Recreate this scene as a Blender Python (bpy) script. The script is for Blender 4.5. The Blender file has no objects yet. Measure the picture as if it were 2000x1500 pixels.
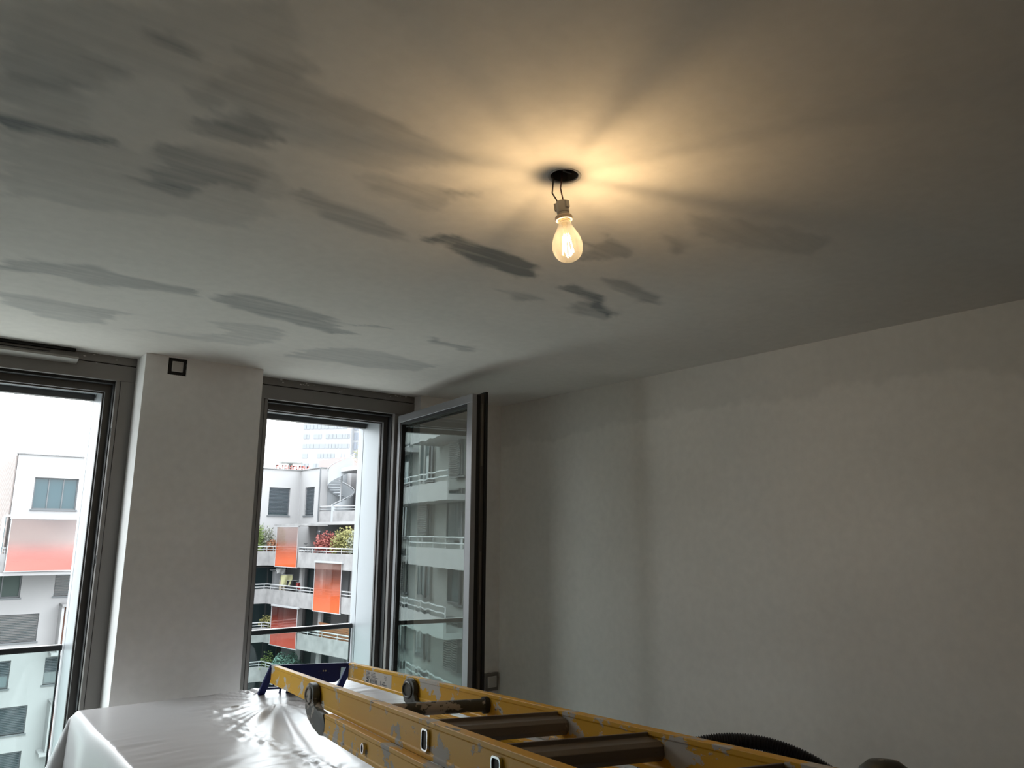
import bpy, bmesh, math, random
import numpy as np
from mathutils import Vector, Matrix, noise
random.seed(7)
S = bpy.context.scene
COL = S.collection
PI = math.pi
# ------------------------------------------------------------------ camera
cam_d = bpy.data.cameras.new('camera'); cam = bpy.data.objects.new('camera', cam_d); COL.objects.link(cam)
cam_d.sensor_width = 36.0; cam_d.lens = 1454.52 / 2000 * 36.0; cam_d.clip_start = 0.02; cam_d.clip_end = 2000
yaw, pitch, roll = map(math.radians, (38.627, 11.401, 0.417))
fw = Vector((math.sin(yaw)*math.cos(pitch), math.cos(yaw)*math.cos(pitch), math.sin(pitch)))
rt = Vector((math.cos(yaw), -math.sin(yaw), 0)); up = rt.cross(fw)
r2 = rt*math.cos(roll) + up*math.sin(roll); u2 = -rt*math.sin(roll) + up*math.cos(roll)
M = Matrix((r2, u2, -fw)).transposed().to_4x4(); M.translation = Vector((0, 0, 1.7))
cam.matrix_world = M
S.camera = cam
# ------------------------------------------------------------------ colour management
S.view_settings.view_transform = 'Standard'; S.view_settings.look = 'None'
S.view_settings.gamma = 1.0; S.view_settings.use_curve_mapping = False
S.view_settings.exposure = 0.45
S.cycles.use_denoising = True
S.cycles.max_bounces = 14; S.cycles.diffuse_bounces = 8; S.cycles.glossy_bounces = 6
S.cycles.transparent_max_bounces = 24; S.cycles.transmission_bounces = 10
S.cycles.sample_clamp_indirect = 12.0
S.cycles.caustics_reflective = False; S.cycles.caustics_refractive = False
# ------------------------------------------------------------------ sky: bright overcast, brighter towards the zenith
SKY = 3.9
w = bpy.data.worlds.new('overcast_sky'); S.world = w; w.use_nodes = True
nt = w.node_tree; nt.nodes.clear()
def N(t, nt_=None, **k):
    n = (nt_ or nt).nodes.new(t)
    for a, b in k.items(): setattr(n, a, b)
    return n
tc = N('ShaderNodeTexCoord'); sep = N('ShaderNodeSeparateXYZ'); nt.links.new(tc.outputs['Generated'], sep.inputs[0])
mx = N('ShaderNodeMath', operation='MAXIMUM'); mx.inputs[1].default_value = 0; nt.links.new(sep.outputs[2], mx.inputs[0])
ma = N('ShaderNodeMath', operation='MULTIPLY_ADD'); ma.inputs[1].default_value = 2.0 * SKY; ma.inputs[2].default_value = SKY; nt.links.new(mx.outputs[0], ma.inputs[0])
mp = N('ShaderNodeMapping'); mp.inputs['Scale'].default_value = (3.0, 3.0, 9.0); mp.inputs['Location'].default_value = (0.3, 0.1, 0.7); nt.links.new(tc.outputs['Generated'], mp.inputs[0])
ns = N('ShaderNodeTexNoise'); ns.inputs['Scale'].default_value = 1.4; ns.inputs['Detail'].default_value = 4; nt.links.new(mp.outputs[0], ns.inputs[0])
cr = N('ShaderNodeValToRGB'); cr.color_ramp.elements[0].position = .40; cr.color_ramp.elements[0].color = (.57, .67, .72, 1)
cr.color_ramp.elements[1].position = .60; cr.color_ramp.elements[1].color = (1, 1.0, 1.0, 1); nt.links.new(ns.outputs[0], cr.inputs[0])
bg = N('ShaderNodeBackground'); nt.links.new(cr.outputs[0], bg.inputs[0]); nt.links.new(ma.outputs[0], bg.inputs[1])
ow = N('ShaderNodeOutputWorld'); nt.links.new(bg.outputs[0], ow.inputs[0])
# daylight portals at the window openings (they emit nothing, they only steer sampling of the sky)
def portal(name, x0, x1, y, z0, z1):
    d = bpy.data.lights.new(name, 'AREA'); d.shape = 'RECTANGLE'; d.size = x1-x0; d.size_y = z1-z0; d.cycles.is_portal = True
    o = bpy.data.objects.new(name, d); COL.objects.link(o); o.location = ((x0+x1)/2, y, (z0+z1)/2)
    o.rotation_euler = (-PI/2, 0, 0)
# ------------------------------------------------------------------ mesh helpers
class MB:
    def __init__(s): s.v = []; s.f = []
    def add(s, vs, fs):
        b = len(s.v); s.v += [tuple(v) for v in vs]; s.f += [tuple(b+i for i in f) for f in fs]; return s
    def box(s, x0, x1, y0, y1, z0, z1, m=None):
        vs = [(x, y, z) for x in (x0, x1) for y in (y0, y1) for z in (z0, z1)]
        if m is not None: vs = [m @ Vector(v) for v in vs]
        return s.add(vs, [(0,1,3,2),(4,6,7,5),(0,4,5,1),(2,3,7,6),(0,2,6,4),(1,5,7,3)])
    def prism(s, pts, f, h0, h1):   # pts 2D outline, f(u,v,h)->xyz
        n = len(pts); vs = [f(p[0], p[1], h0) for p in pts] + [f(p[0], p[1], h1) for p in pts]
        return s.add(vs, [tuple(range(n))[::-1], tuple(range(n, 2*n))] + [(i, (i+1) % n, n+(i+1) % n, n+i) for i in range(n)])
    def tube(s, path, r, k=8, cap=True, rs=None):
        path = [Vector(p) for p in path]; b = len(s.v); n = len(path); ref = None
        for i, p in enumerate(path):
            t = (path[min(i+1, n-1)] - path[max(i-1, 0)]).normalized()
            if ref is None:
                ref = t.orthogonal().normalized()
            a = (ref - t*ref.dot(t)).normalized(); ref = a; c = t.cross(a)
            rr = rs[i] if rs else r
            for j in range(k):
                q = 2*PI*j/k; s.v.append(tuple(p + a*math.cos(q)*rr + c*math.sin(q)*rr))
        for i in range(n-1):
            for j in range(k): s.f.append((b+i*k+j, b+i*k+(j+1) % k, b+(i+1)*k+(j+1) % k, b+(i+1)*k+j))
        if cap: s.f.append(tuple(b+j for j in range(k))[::-1]); s.f.append(tuple(b+(n-1)*k+j for j in range(k)))
        return s
    def lathe(s, prof, c=(0,0,0), k=32, m=None, cap=True):
        b = len(s.v)
        for r, z in prof:
            for j in range(k):
                q = 2*PI*j/k; v = Vector((c[0]+r*math.cos(q), c[1]+r*math.sin(q), c[2]+z))
                s.v.append(tuple(m @ v if m is not None else v))
        n = len(prof)
        for i in range(n-1):
            for j in range(k): s.f.append((b+i*k+j, b+i*k+(j+1) % k, b+(i+1)*k+(j+1) % k, b+(i+1)*k+j))
        if cap: s.f.append(tuple(b+j for j in range(k))[::-1]); s.f.append(tuple(b+(n-1)*k+j for j in range(k)))
        return s
    def build(s, name, mat, parent=None, bevel=0, smooth=False, kind=None, label=None):
        me = bpy.data.meshes.new(name); me.from_pydata(s.v, [], s.f); me.update()
        bm = bmesh.new(); bm.from_mesh(me); bmesh.ops.recalc_face_normals(bm, faces=bm.faces)
        if bevel: bmesh.ops.bevel(bm, geom=[e for e in bm.edges], offset=bevel, segments=2, affect='EDGES', profile=.5, clamp_overlap=True)
        bm.to_mesh(me); bm.free()
        o = bpy.data.objects.new(name, me); COL.objects.link(o)
        if mat: me.materials.append(mat)
        if smooth:
            for p in me.polygons: p.use_smooth = True
            try: me.set_sharp_from_angle(angle=math.radians(40))
            except Exception: pass
        if parent: o.parent = parent
        if kind: o['kind'] = kind
        if label: o['label'] = label
        return o
def tag(o, label, cat, group=None):
    o['label'] = label; o['category'] = cat
    if group: o['group'] = group
    return o
def empty(name, loc=(0,0,0), kind=None):
    o = bpy.data.objects.new(name, None); COL.objects.link(o); o.location = loc; o.empty_display_size = .1
    if kind: o['kind'] = kind
    return o
def thing(name, label, cat, group=None, loc=(0,0,0)): return tag(empty(name, loc), label, cat, group)
def slab(name, mat, parent, *b, **k): return MB().box(*b).build(name, mat, parent, **k)
# ------------------------------------------------------------------ materials
def mat(name, col, rough=.6, metal=0, spec=.5, bump=0, bscale=60, var=0, vscale=3, trans=None, emit=None, coat=0):
    m = bpy.data.materials.new(name); m.use_nodes = True; t = m.node_tree; p = t.nodes['Principled BSDF']
    p.inputs['Base Color'].default_value = (*col, 1); p.inputs['Roughness'].default_value = rough; p.inputs['Metallic'].default_value = metal
    p.inputs['Specular IOR Level'].default_value = spec; p.inputs['Coat Weight'].default_value = coat
    c = t.nodes.new('ShaderNodeTexCoord')
    if var:
        n = t.nodes.new('ShaderNodeTexNoise'); n.inputs['Scale'].default_value = vscale; n.inputs['Detail'].default_value = 5; t.links.new(c.outputs['Object'], n.inputs[0])
        r = t.nodes.new('ShaderNodeMapRange'); r.inputs[1].default_value = .3; r.inputs[2].default_value = .7; r.inputs[3].default_value = 1-var; r.inputs[4].default_value = 1+var; t.links.new(n.outputs[0], r.inputs[0])
        h = t.nodes.new('ShaderNodeVectorMath'); h.operation = 'SCALE'; h.inputs[0].default_value = col; t.links.new(r.outputs[0], h.inputs['Scale']); t.links.new(h.outputs[0], p.inputs['Base Color'])
    if bump:
        n = t.nodes.new('ShaderNodeTexNoise'); n.inputs['Scale'].default_value = bscale; n.inputs['Detail'].default_value = 4; t.links.new(c.outputs['Object'], n.inputs[0])
        b = t.nodes.new('ShaderNodeBump'); b.inputs['Strength'].default_value = bump; b.inputs['Distance'].default_value = .002; t.links.new(n.outputs[0], b.inputs['Height']); t.links.new(b.outputs[0], p.inputs['Normal'])
    if emit: p.inputs['Emission Color'].default_value = (*emit[0], 1); p.inputs['Emission Strength'].default_value = emit[1]
    return m
def glass(name, tint=(.9,.96,.94), f0=.04, rough=0.0, refl=(1,1,1), wave=0, grad=None):
    # thin sheet: transparent + mirror, Schlick reflectance that is the same from both sides
    m = bpy.data.materials.new(name); m.use_nodes = True; t = m.node_tree; t.nodes.clear(); L = t.links.new
    def n(k, **a):
        x = t.nodes.new(k)
        for q, v in a.items(): setattr(x, q, v)
        return x
    o = n('ShaderNodeOutputMaterial'); mx = n('ShaderNodeMixShader'); tr = n('ShaderNodeBsdfTransparent'); g = n('ShaderNodeBsdfGlossy')
    g.inputs['Roughness'].default_value = rough; g.inputs[0].default_value = (*refl, 1); tr.inputs[0].default_value = (*tint, 1)
    lw = n('ShaderNodeLayerWeight'); pw = n('ShaderNodeMath', operation='POWER'); pw.inputs[1].default_value = 5; L(lw.outputs['Facing'], pw.inputs[0]); lw.inputs[0].default_value = .5
    a = n('ShaderNodeMath', operation='MULTIPLY_ADD'); a.inputs[1].default_value = 1-f0; a.inputs[2].default_value = f0; L(pw.outputs[0], a.inputs[0])
    L(a.outputs[0], mx.inputs[0])
    if wave:
        c = n('ShaderNodeTexCoord'); mp_ = n('ShaderNodeMapping'); mp_.inputs['Scale'].default_value = (6, 6, .35); L(c.outputs['Object'], mp_.inputs[0])
        ns_ = n('ShaderNodeTexNoise'); ns_.inputs['Scale'].default_value = 2.2; ns_.inputs['Detail'].default_value = 1; L(mp_.outputs[0], ns_.inputs[0])
        b = n('ShaderNodeBump'); b.inputs['Strength'].default_value = wave; b.inputs['Distance'].default_value = .002; L(ns_.outputs[0], b.inputs['Height']); L(b.outputs[0], g.inputs['Normal'])
    if grad:   # printed colour film, dense at the foot of the sheet and fading upward
        (z0, z1, col) = grad; c = n('ShaderNodeTexCoord'); sp = n('ShaderNodeSeparateXYZ'); L(c.outputs['Object'], sp.inputs[0])
        mr = n('ShaderNodeMapRange'); mr.inputs[1].default_value = z0; mr.inputs[2].default_value = z1; mr.inputs[3].default_value = .93; mr.inputs[4].default_value = .06; mr.interpolation_type = 'SMOOTHSTEP'; L(sp.outputs[2], mr.inputs[0])
        df = n('ShaderNodeBsdfDiffuse'); df.inputs[0].default_value = (*col, 1); m2 = n('ShaderNodeMixShader'); L(mr.outputs[0], m2.inputs[0]); L(tr.outputs[0], m2.inputs[1]); L(df.outputs[0], m2.inputs[2]); L(m2.outputs[0], mx.inputs[1])
    else: L(tr.outputs[0], mx.inputs[1])
    L(g.outputs[0], mx.inputs[2]); L(mx.outputs[0], o.inputs[0])
    return m
PATCHES=[
(0.9,[(0.042, 1.671), (0.094, 1.672), (0.174, 1.662), (0.252, 1.646), (0.249, 1.668), (0.226, 1.69), (0.151, 1.699), (0.046, 1.716)]),
(0.5,[(0.288, 1.801), (0.326, 1.753), (0.335, 1.678), (0.33, 1.595), (0.345, 1.575), (0.402, 1.57), (0.495, 1.552), (0.53, 1.617), (0.526, 1.706), (0.47, 1.683), (0.445, 1.714), (0.414, 1.834), (0.36, 1.826)]),
(0.6,[(0.329, 1.764), (0.354, 1.756), (0.397, 1.768), (0.431, 1.778), (0.398, 1.794), (0.349, 1.78)]),
(0.5,[(0.359, 1.381), (0.386, 1.389), (0.433, 1.35), (0.482, 1.358), (0.51, 1.413), (0.501, 1.447), (0.443, 1.467), (0.377, 1.503)]),
(0.5,[(0.366, 1.417), (0.4, 1.401), (0.5, 1.402), (0.507, 1.434), (0.44, 1.457), (0.389, 1.46)]),
(0.35,[(0.317, 1.334), (0.342, 1.225), (0.381, 1.16), (0.437, 1.119), (0.484, 1.198), (0.572, 1.191), (0.641, 1.196), (0.768, 1.227), (0.647, 1.248), (0.534, 1.291), (0.442, 1.32), (0.374, 1.352), (0.335, 1.363)]),  # dark area, part of it lamp-wire shadow painted into the ceiling colour
(0.7,[(0.213, 1.225), (0.246, 1.214), (0.276, 1.221), (0.289, 1.235), (0.277, 1.252), (0.248, 1.256), (0.226, 1.248)]),
(0.5,[(0.143, 1.366), (0.178, 1.359), (0.214, 1.358), (0.216, 1.373), (0.191, 1.387), (0.155, 1.388)]),
(0.35,[(0.033, 1.468), (0.07, 1.457), (0.149, 1.452), (0.153, 1.479), (0.118, 1.519), (0.06, 1.514), (0.032, 1.498)]),
(0.25,[(0.017, 1.368), (0.096, 1.304), (0.156, 1.305), (0.15, 1.461), (0.076, 1.586), (0.034, 1.577)]),
(0.45,[(0.118, 2.591), (0.192, 2.557), (0.336, 2.522), (0.532, 2.544), (0.672, 2.528), (0.672, 2.614), (0.589, 2.647), (0.412, 2.71), (0.302, 2.671), (0.129, 2.724)]),
(0.35,[(0.152, 2.999), (0.241, 2.997), (0.431, 2.994), (0.54, 2.986), (0.486, 3.21), (0.356, 3.273), (0.163, 3.138)]),
(0.5,[(0.725, 2.591), (0.767, 2.505), (0.882, 2.482), (1.035, 2.486), (1.232, 2.6), (1.407, 2.529), (1.337, 2.588), (1.173, 2.612), (1.341, 2.706), (1.285, 2.753), (1.052, 2.715), (0.92, 2.683), (0.796, 2.647)]),
(0.4,[(1.097, 2.676), (1.205, 2.68), (1.341, 2.706), (1.281, 2.746)]),
(0.28,[(0.597, 3.262), (0.675, 3.227), (0.897, 3.222), (1.063, 3.197), (1.115, 3.037), (1.124, 2.92), (1.055, 2.826), (0.924, 2.86), (0.799, 2.927), (0.939, 3.025), (0.871, 3.135)]),
(0.33,[(1.267, 3.273), (1.323, 3.035), (1.462, 2.918), (1.674, 2.926), (1.917, 2.999), (1.876, 3.171), (1.685, 3.242), (1.467, 3.239)]),
(0.5,[(1.588, 2.55), (1.696, 2.579), (1.823, 2.587), (1.883, 2.633), (1.806, 2.662), (1.663, 2.607)]),
(0.95,[(1.02, 1.679), (1.049, 1.608), (1.085, 1.587), (1.172, 1.611), (1.264, 1.611), (1.39, 1.643), (1.44, 1.678), (1.424, 1.734), (1.34, 1.732), (1.22, 1.728), (1.138, 1.689), (1.079, 1.654), (1.045, 1.692)]),
(0.85,[(1.578, 1.735), (1.596, 1.681), (1.694, 1.722), (1.834, 1.775), (1.937, 1.811), (1.97, 1.869), (1.842, 1.808), (1.738, 1.78), (1.64, 1.753)]),
(0.45,[(1.723, 1.869), (1.785, 1.778), (1.968, 1.827), (1.973, 1.911), (1.815, 1.913)]),
(0.5,[(1.398, 1.398), (1.391, 1.342), (1.54, 1.355), (1.519, 1.425), (1.485, 1.497), (1.436, 1.468)]),
(0.5,[(1.651, 1.596), (1.708, 1.561), (1.906, 1.602), (1.973, 1.636), (1.909, 1.674), (1.771, 1.642)]),
(0.4,[(1.532, 1.263), (1.59, 1.239), (1.632, 1.254), (1.607, 1.289)]),
(0.25,[(1.474, 1.112), (1.588, 1.038), (1.76, 0.982), (1.907, 0.976), (1.93, 1.083), (1.738, 1.141), (1.6, 1.16)]),
(0.45,[(0.617, 1.649), (0.649, 1.604), (0.765, 1.62), (0.899, 1.652), (0.986, 1.692), (0.912, 1.731), (0.815, 1.721), (0.718, 1.698)]),
(0.3,[(0.726, 1.489), (0.75, 1.436), (0.907, 1.374), (0.941, 1.381), (0.935, 1.46), (0.884, 1.521), (0.796, 1.519)]),
(0.5,[(0.922, 1.396), (0.927, 1.35), (0.952, 1.343), (0.954, 1.399)]),
(0.4,[(1.452, 1.875), (1.552, 1.862), (1.662, 1.881), (1.572, 1.942)]),
(0.22,[(0.01, 1.282), (0.194, 1.131), (0.329, 1.022), (0.448, 1.101), (0.482, 1.199), (0.331, 1.334), (0.245, 1.343), (0.162, 1.431), (0.144, 1.53), (0.165, 1.606), (0.055, 1.827)]),
(0.2,[(0.057, 1.854), (0.167, 1.617), (0.301, 1.667), (0.337, 1.601), (0.378, 1.545), (0.492, 1.511), (0.617, 1.649), (0.605, 1.896), (0.398, 1.983), (0.077, 2.095)]),
(0.2,[(0.411, 1.345), (0.534, 1.291), (0.647, 1.248), (0.783, 1.229), (0.854, 1.256), (0.744, 1.377), (0.564, 1.409), (0.466, 1.384)]),
]
# ------------------------------------------------------------------ room materials
def plaster(name, col, kind):
    m = bpy.data.materials.new(name); m.use_nodes = True; t = m.node_tree; p = t.nodes['Principled BSDF']; L = t.links.new
    def n(k, **a):
        x = t.nodes.new(k)
        for q, v in a.items(): setattr(x, q, v)
        return x
    c = n('ShaderNodeTexCoord'); p.inputs['Roughness'].default_value = .85; p.inputs['Specular IOR Level'].default_value = .2
    # wide trowelled areas
    mp_ = n('ShaderNodeMapping'); mp_.inputs['Scale'].default_value = (.9, 1.3, 1.6) if kind == 'ceiling' else (1, 1, 1.2); L(c.outputs['Object'], mp_.inputs[0])
    a = n('ShaderNodeTexNoise'); a.inputs['Scale'].default_value = 1.1; a.inputs['Detail'].default_value = 6; a.inputs['Roughness'].default_value = .45; L(mp_.outputs[0], a.inputs[0])
    r = n('ShaderNodeMapRange'); r.inputs[1].default_value = .35; r.inputs[2].default_value = .65; r.inputs[3].default_value = .93; r.inputs[4].default_value = 1.05; L(a.outputs[0], r.inputs[0])
    # fine mottling
    f = n('ShaderNodeTexNoise'); f.inputs['Scale'].default_value = 26; f.inputs['Detail'].default_value = 5; L(c.outputs['Object'], f.inputs[0])
    fr_ = n('ShaderNodeMapRange'); fr_.inputs[1].default_value = .3; fr_.inputs[2].default_value = .7; fr_.inputs[3].default_value = .97; fr_.inputs[4].default_value = 1.03; L(f.outputs[0], fr_.inputs[0])
    mu = n('ShaderNodeMath', operation='MULTIPLY'); L(r.outputs[0], mu.inputs[0]); L(fr_.outputs[0], mu.inputs[1])
    sc = n('ShaderNodeVectorMath', operation='SCALE'); sc.inputs[0].default_value = col; L(mu.outputs[0], sc.inputs['Scale']); out = sc.outputs[0]
    if kind == 'ceiling':   # grey skimmed patches, one partly painted lamp-wire shadow: where they lie comes from the mesh attribute, their streaks from noise
        at = n('ShaderNodeAttribute', attribute_name='skim_shade')
        s2 = n('ShaderNodeMapping'); s2.inputs['Scale'].default_value = (2.2, 22, 1); s2.inputs['Rotation'].default_value = (0, 0, -.08); L(c.outputs['Object'], s2.inputs[0])
        st = n('ShaderNodeTexNoise'); st.inputs['Scale'].default_value = 1.6; st.inputs['Detail'].default_value = 5; L(s2.outputs[0], st.inputs[0])
        sr = n('ShaderNodeMapRange'); sr.inputs[1].default_value = .3; sr.inputs[2].default_value = .65; sr.inputs[3].default_value = .75; sr.inputs[4].default_value = 1.3; L(st.outputs[0], sr.inputs[0])
        m3 = n('ShaderNodeMath', operation='MULTIPLY', use_clamp=True); L(at.outputs['Fac'], m3.inputs[0]); L(sr.outputs[0], m3.inputs[1])
        mx_ = n('ShaderNodeMix', data_type='RGBA'); L(m3.outputs[0], mx_.inputs[0]); L(out, mx_.inputs[6]); mx_.inputs[7].default_value = (.265, .275, .28, 1); out = mx_.outputs[2]
    if kind == 'wall':      # unevenly primed band under the ceiling with a wavy lower edge
        sp = n('ShaderNodeSeparateXYZ'); L(c.outputs['Object'], sp.inputs[0])
        w1 = n('ShaderNodeTexNoise'); w1.inputs['Scale'].default_value = 1.5; w1.inputs['Detail'].default_value = 5; w1.inputs['Roughness'].default_value=.6; L(c.outputs['Object'], w1.inputs[0])
        ad = n('ShaderNodeMath', operation='MULTIPLY_ADD'); ad.inputs[1].default_value = .5; L(w1.outputs[0], ad.inputs[0]); L(sp.outputs[2], ad.inputs[2])
        mr = n('ShaderNodeMapRange'); mr.inputs[1].default_value = 2.47; mr.inputs[2].default_value = 2.50; mr.inputs[3].default_value = 1.0; mr.inputs[4].default_value = .90; L(ad.outputs[0], mr.inputs[0])
        s4 = n('ShaderNodeVectorMath', operation='SCALE'); L(out, s4.inputs[0]); L(mr.outputs[0], s4.inputs['Scale']); out = s4.outputs[0]
    L(out, p.inputs['Base Color'])
    bf = n('ShaderNodeTexNoise'); bf.inputs['Scale'].default_value = 9; bf.inputs['Detail'].default_value = 8; L(c.outputs['Object'], bf.inputs[0])
    b = n('ShaderNodeBump'); b.inputs['Strength'].default_value = .25; b.inputs['Distance'].default_value = .004; L(bf.outputs[0], b.inputs['Height']); L(b.outputs[0], p.inputs['Normal'])
    return m
M_wall = plaster('primed_plaster_wall', (.80, .765, .715), 'wall')
M_pillar = plaster('primed_plaster_pillar', (.83, .81, .80), 'pillar')
M_ceil = plaster('skimmed_ceiling', (.765, .725, .68), 'ceiling')
M_rear = plaster('bare_plaster_wall', (.50, .475, .44), 'pillar')
M_floor = mat('concrete_floor', (.18, .17, .155), .8, var=.15, bump=.3)
M_alu = mat('grey_painted_aluminium', (.19, .175, .165), .42, spec=.5, var=.05, bump=.08, bscale=200)
M_alu_dark = mat('dark_anodised_frame', (.085, .08, .078), .45)
M_gasket = mat('black_gasket', (.012, .012, .012), .7)
M_reveal = mat('silver_reveal_panel', (.36, .38, .40), .38, metal=.35)
M_sashout = mat('sash_outer_aluminium', (.30, .30, .31), .35, metal=.4)
M_blk = mat('black_handrail', (.02, .02, .023), .35)
M_splash = mat('dried_plaster_splash', (.62, .60, .57), .9)
XR, YW, YP, YF, ZC = 2.885, 3.72, 3.623, 3.79, 2.5
XL, YB = -3.6, -3.2
# ------------------------------------------------------------------ structure
st = dict(kind='structure')
slab('floor', M_floor, None, XL-.2, XR+.2, YB-.2, 4.16, -.2, 0, **st)
slab('wall_right', M_wall, None, XR, XR+.2, YB-.2, 4.16, -.1, ZC+.02, **st)
slab('wall_front', M_rear, None, XL-.2, XR+.2, YB-.2, YB, -.1, ZC+.02, **st)
slab('wall_left', M_rear, None, XL-.2, XL, YB-.2, 4.16, -.1, ZC+.02, **st)
# window wall: pillars between the full-height windows
PX0, PX1 = .760, 1.302
def pillar_with_box():
    b = MB(); bx0, bx1, bz0, bz1, dp = .857, .939, 2.414, 2.494, .03
    xs = [PX0, bx0, bx1, PX1]; zs = [-.1, bz0, bz1, ZC+.02]
    for i in range(3):
        for j in range(3):
            if i == 1 and j == 1: continue
            b.add([(xs[i], YP, zs[j]), (xs[i+1], YP, zs[j]), (xs[i+1], YP, zs[j+1]), (xs[i], YP, zs[j+1])], [(0,1,2,3)])
    q = [(bx0, bz0), (bx1, bz0), (bx1, bz1), (bx0, bz1)]
    for i in range(4):
        a, c = q[i], q[(i+1) % 4]; b.add([(a[0], YP, a[1]), (c[0], YP, c[1]), (c[0], YP+dp, c[1]), (a[0], YP+dp, a[1])], [(0,1,2,3)])
    b.add([(x, YP+dp, z) for x, z in q], [(0,1,2,3)])
    for X in (PX0, PX1): b.add([(X, YP, -.1), (X, 4.16, -.1), (X, 4.16, ZC+.02), (X, YP, ZC+.02)], [(0,1,2,3)])
    b.add([(PX0, 4.16, -.1), (PX1, 4.16, -.1), (PX1, 4.16, ZC+.02), (PX0, 4.16, ZC+.02)], [(0,1,2,3)])
    return b
bk = empty('wall_back', (0, 0, 0), 'structure')
pillar_with_box().build('pillar', M_pillar, bk)
slab('pillar', M_pillar, bk, 2.285, XR+.1, YW, 4.16, -.1, ZC+.02)
slab('pillar', M_pillar, bk, -3.4, -.95, YP, 4.16, -.1, ZC+.02)
slab('pillar', M_pillar, bk, XL-.1, -3.3, YP, 4.16, -.1, ZC+.02)
# ceiling: fine grid carrying the skimmed patches and some painted lamp-wire shadow, with a round lamp hole
HX, HY, HR = 1.07, 1.153, .0335
def build_ceiling():
    h = .016
    x0, x1, y0, y1 = HX-.064-h*66, None, HY-.064-h*70, None
    nx = int((XR+.02 - x0)/h)+1; ny = int((YF+.03 - y0)/h)+1
    X = x0 + np.arange(nx+1)*h; Y = y0 + np.arange(ny+1)*h
    gx, gy = np.meshgrid(X, Y, indexing='ij')
    # smooth value noise for wobbling the outlines
    rs = np.random.RandomState(3)
    def vn(sx, sy):
        g = rs.rand(int((X[-1]-X[0])/sx)+3, int((Y[-1]-Y[0])/sy)+3)
        u = (gx-X[0])/sx; v = (gy-Y[0])/sy; i = u.astype(int); j = v.astype(int); a = u-i; b = v-j; a = a*a*(3-2*a); b = b*b*(3-2*b)
        return (g[i,j]*(1-a)*(1-b)+g[i+1,j]*a*(1-b)+g[i,j+1]*(1-a)*b+g[i+1,j+1]*a*b)-.5
    wx = gx + vn(.12, .03)*.07 + vn(.05, .015)*.03; wy = gy + vn(.10, .05)*.045 + vn(.04, .03)*.02
    skim_shade = np.zeros_like(gx)
    for s, pts in PATCHES:
        P = np.array(pts); A, B = P, np.roll(P, -1, 0)
        mask = (gx > P[:,0].min()-.15) & (gx < P[:,0].max()+.15) & (gy > P[:,1].min()-.15) & (gy < P[:,1].max()+.15)
        px, py = wx[mask], wy[mask]; dmin = np.full(px.shape, 9.); ins = np.zeros(px.shape, bool)
        for (ax, ay), (bx, by) in zip(A, B):
            ex, ey = bx-ax, by-ay; tt = np.clip(((px-ax)*ex+(py-ay)*ey)/(ex*ex+ey*ey+1e-12), 0, 1)
            dmin = np.minimum(dmin, np.hypot(px-ax-tt*ex, py-ay-tt*ey))
            c = (ay > py) != (by > py); ins ^= c & (px < (bx-ax)*(py-ay)/(by-ay+1e-12)+ax)
        sd = np.where(ins, dmin, -dmin); q = np.clip((sd+.02)/.034, 0, 1); q = q*q*(3-2*q)*s
        skim_shade[mask] = np.maximum(skim_shade[mask], q) + .25*np.minimum(skim_shade[mask], q)
    vs = np.stack([gx.ravel(), gy.ravel(), np.full(gx.size, ZC)], 1)
    idx = lambda i, j: i*(ny+1)+j
    i0 = 66; j0 = 70; k = 8   # the square of cells around the lamp hole is replaced by an annulus
    I, J = np.meshgrid(np.arange(nx), np.arange(ny), indexing='ij'); keep = ~((I >= i0) & (I < i0+k) & (J >= j0) & (J < j0+k)); I = I[keep]; J = J[keep]
    F = np.stack([idx(I, J), idx(I, J+1), idx(I+1, J+1), idx(I+1, J)], 1).tolist()
    ring = [(i0+i, j0) for i in range(k)] + [(i0+k, j0+j) for j in range(k)] + [(i0+k-i, j0+k) for i in range(k)] + [(i0, j0+k-j) for j in range(k)]
    V = vs.tolist(); b = len(V); n = len(ring); rr_ = random.Random(5)
    for q, (i, j) in enumerate(ring):
        a = math.atan2(Y[j]-HY, X[i]-HX); r = HR*(1+rr_.uniform(-.03, .03)); V.append((HX+r*math.cos(a), HY+r*math.sin(a), ZC))
    for q in range(n):
        a = math.atan2(Y[ring[q][1]]-HY, X[ring[q][0]]-HX); V.append((HX+HR*math.cos(a), HY+HR*math.sin(a), ZC+.05))
    for q in range(n):
        p2 = (q+1) % n
        F.append((idx(*ring[q]), b+q, b+p2, idx(*ring[p2]))); F.append((b+q, b+n+q, b+n+p2, b+p2))
    sk = skim_shade.ravel().tolist() + [0.]*(2*n)
    # plain remainder towards the back and the left of the room
    def quad(ax, bx, ay, by):
        c = len(V); V.extend([(ax, ay, ZC), (ax, by, ZC), (bx, by, ZC), (bx, ay, ZC)]); F.append((c, c+1, c+2, c+3)); sk.extend([0.]*4)
    quad(XL-.1, X[0], YB-.1, Y[-1]); quad(X[0], X[-1], YB-.1, Y[0]); quad(XL-.1, X[0], Y[-1], 4.16); quad(X[0], XR+.1, Y[-1], 4.16)
    me = bpy.data.meshes.new('ceiling'); me.from_pydata(V, [], F); me.update()
    at = me.attributes.new('skim_shade', 'FLOAT', 'POINT'); at.data.foreach_set('value', sk)
    me.materials.append(M_ceil); o = bpy.data.objects.new('ceiling', me); COL.objects.link(o); o['kind'] = 'structure'
    return o
ceil_o = build_ceiling()
slab('ceiling_slab', M_floor, ceil_o, XL-.2, XR+.2, YB-.2, 4.16, ZC+.12, ZC+.4)
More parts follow.
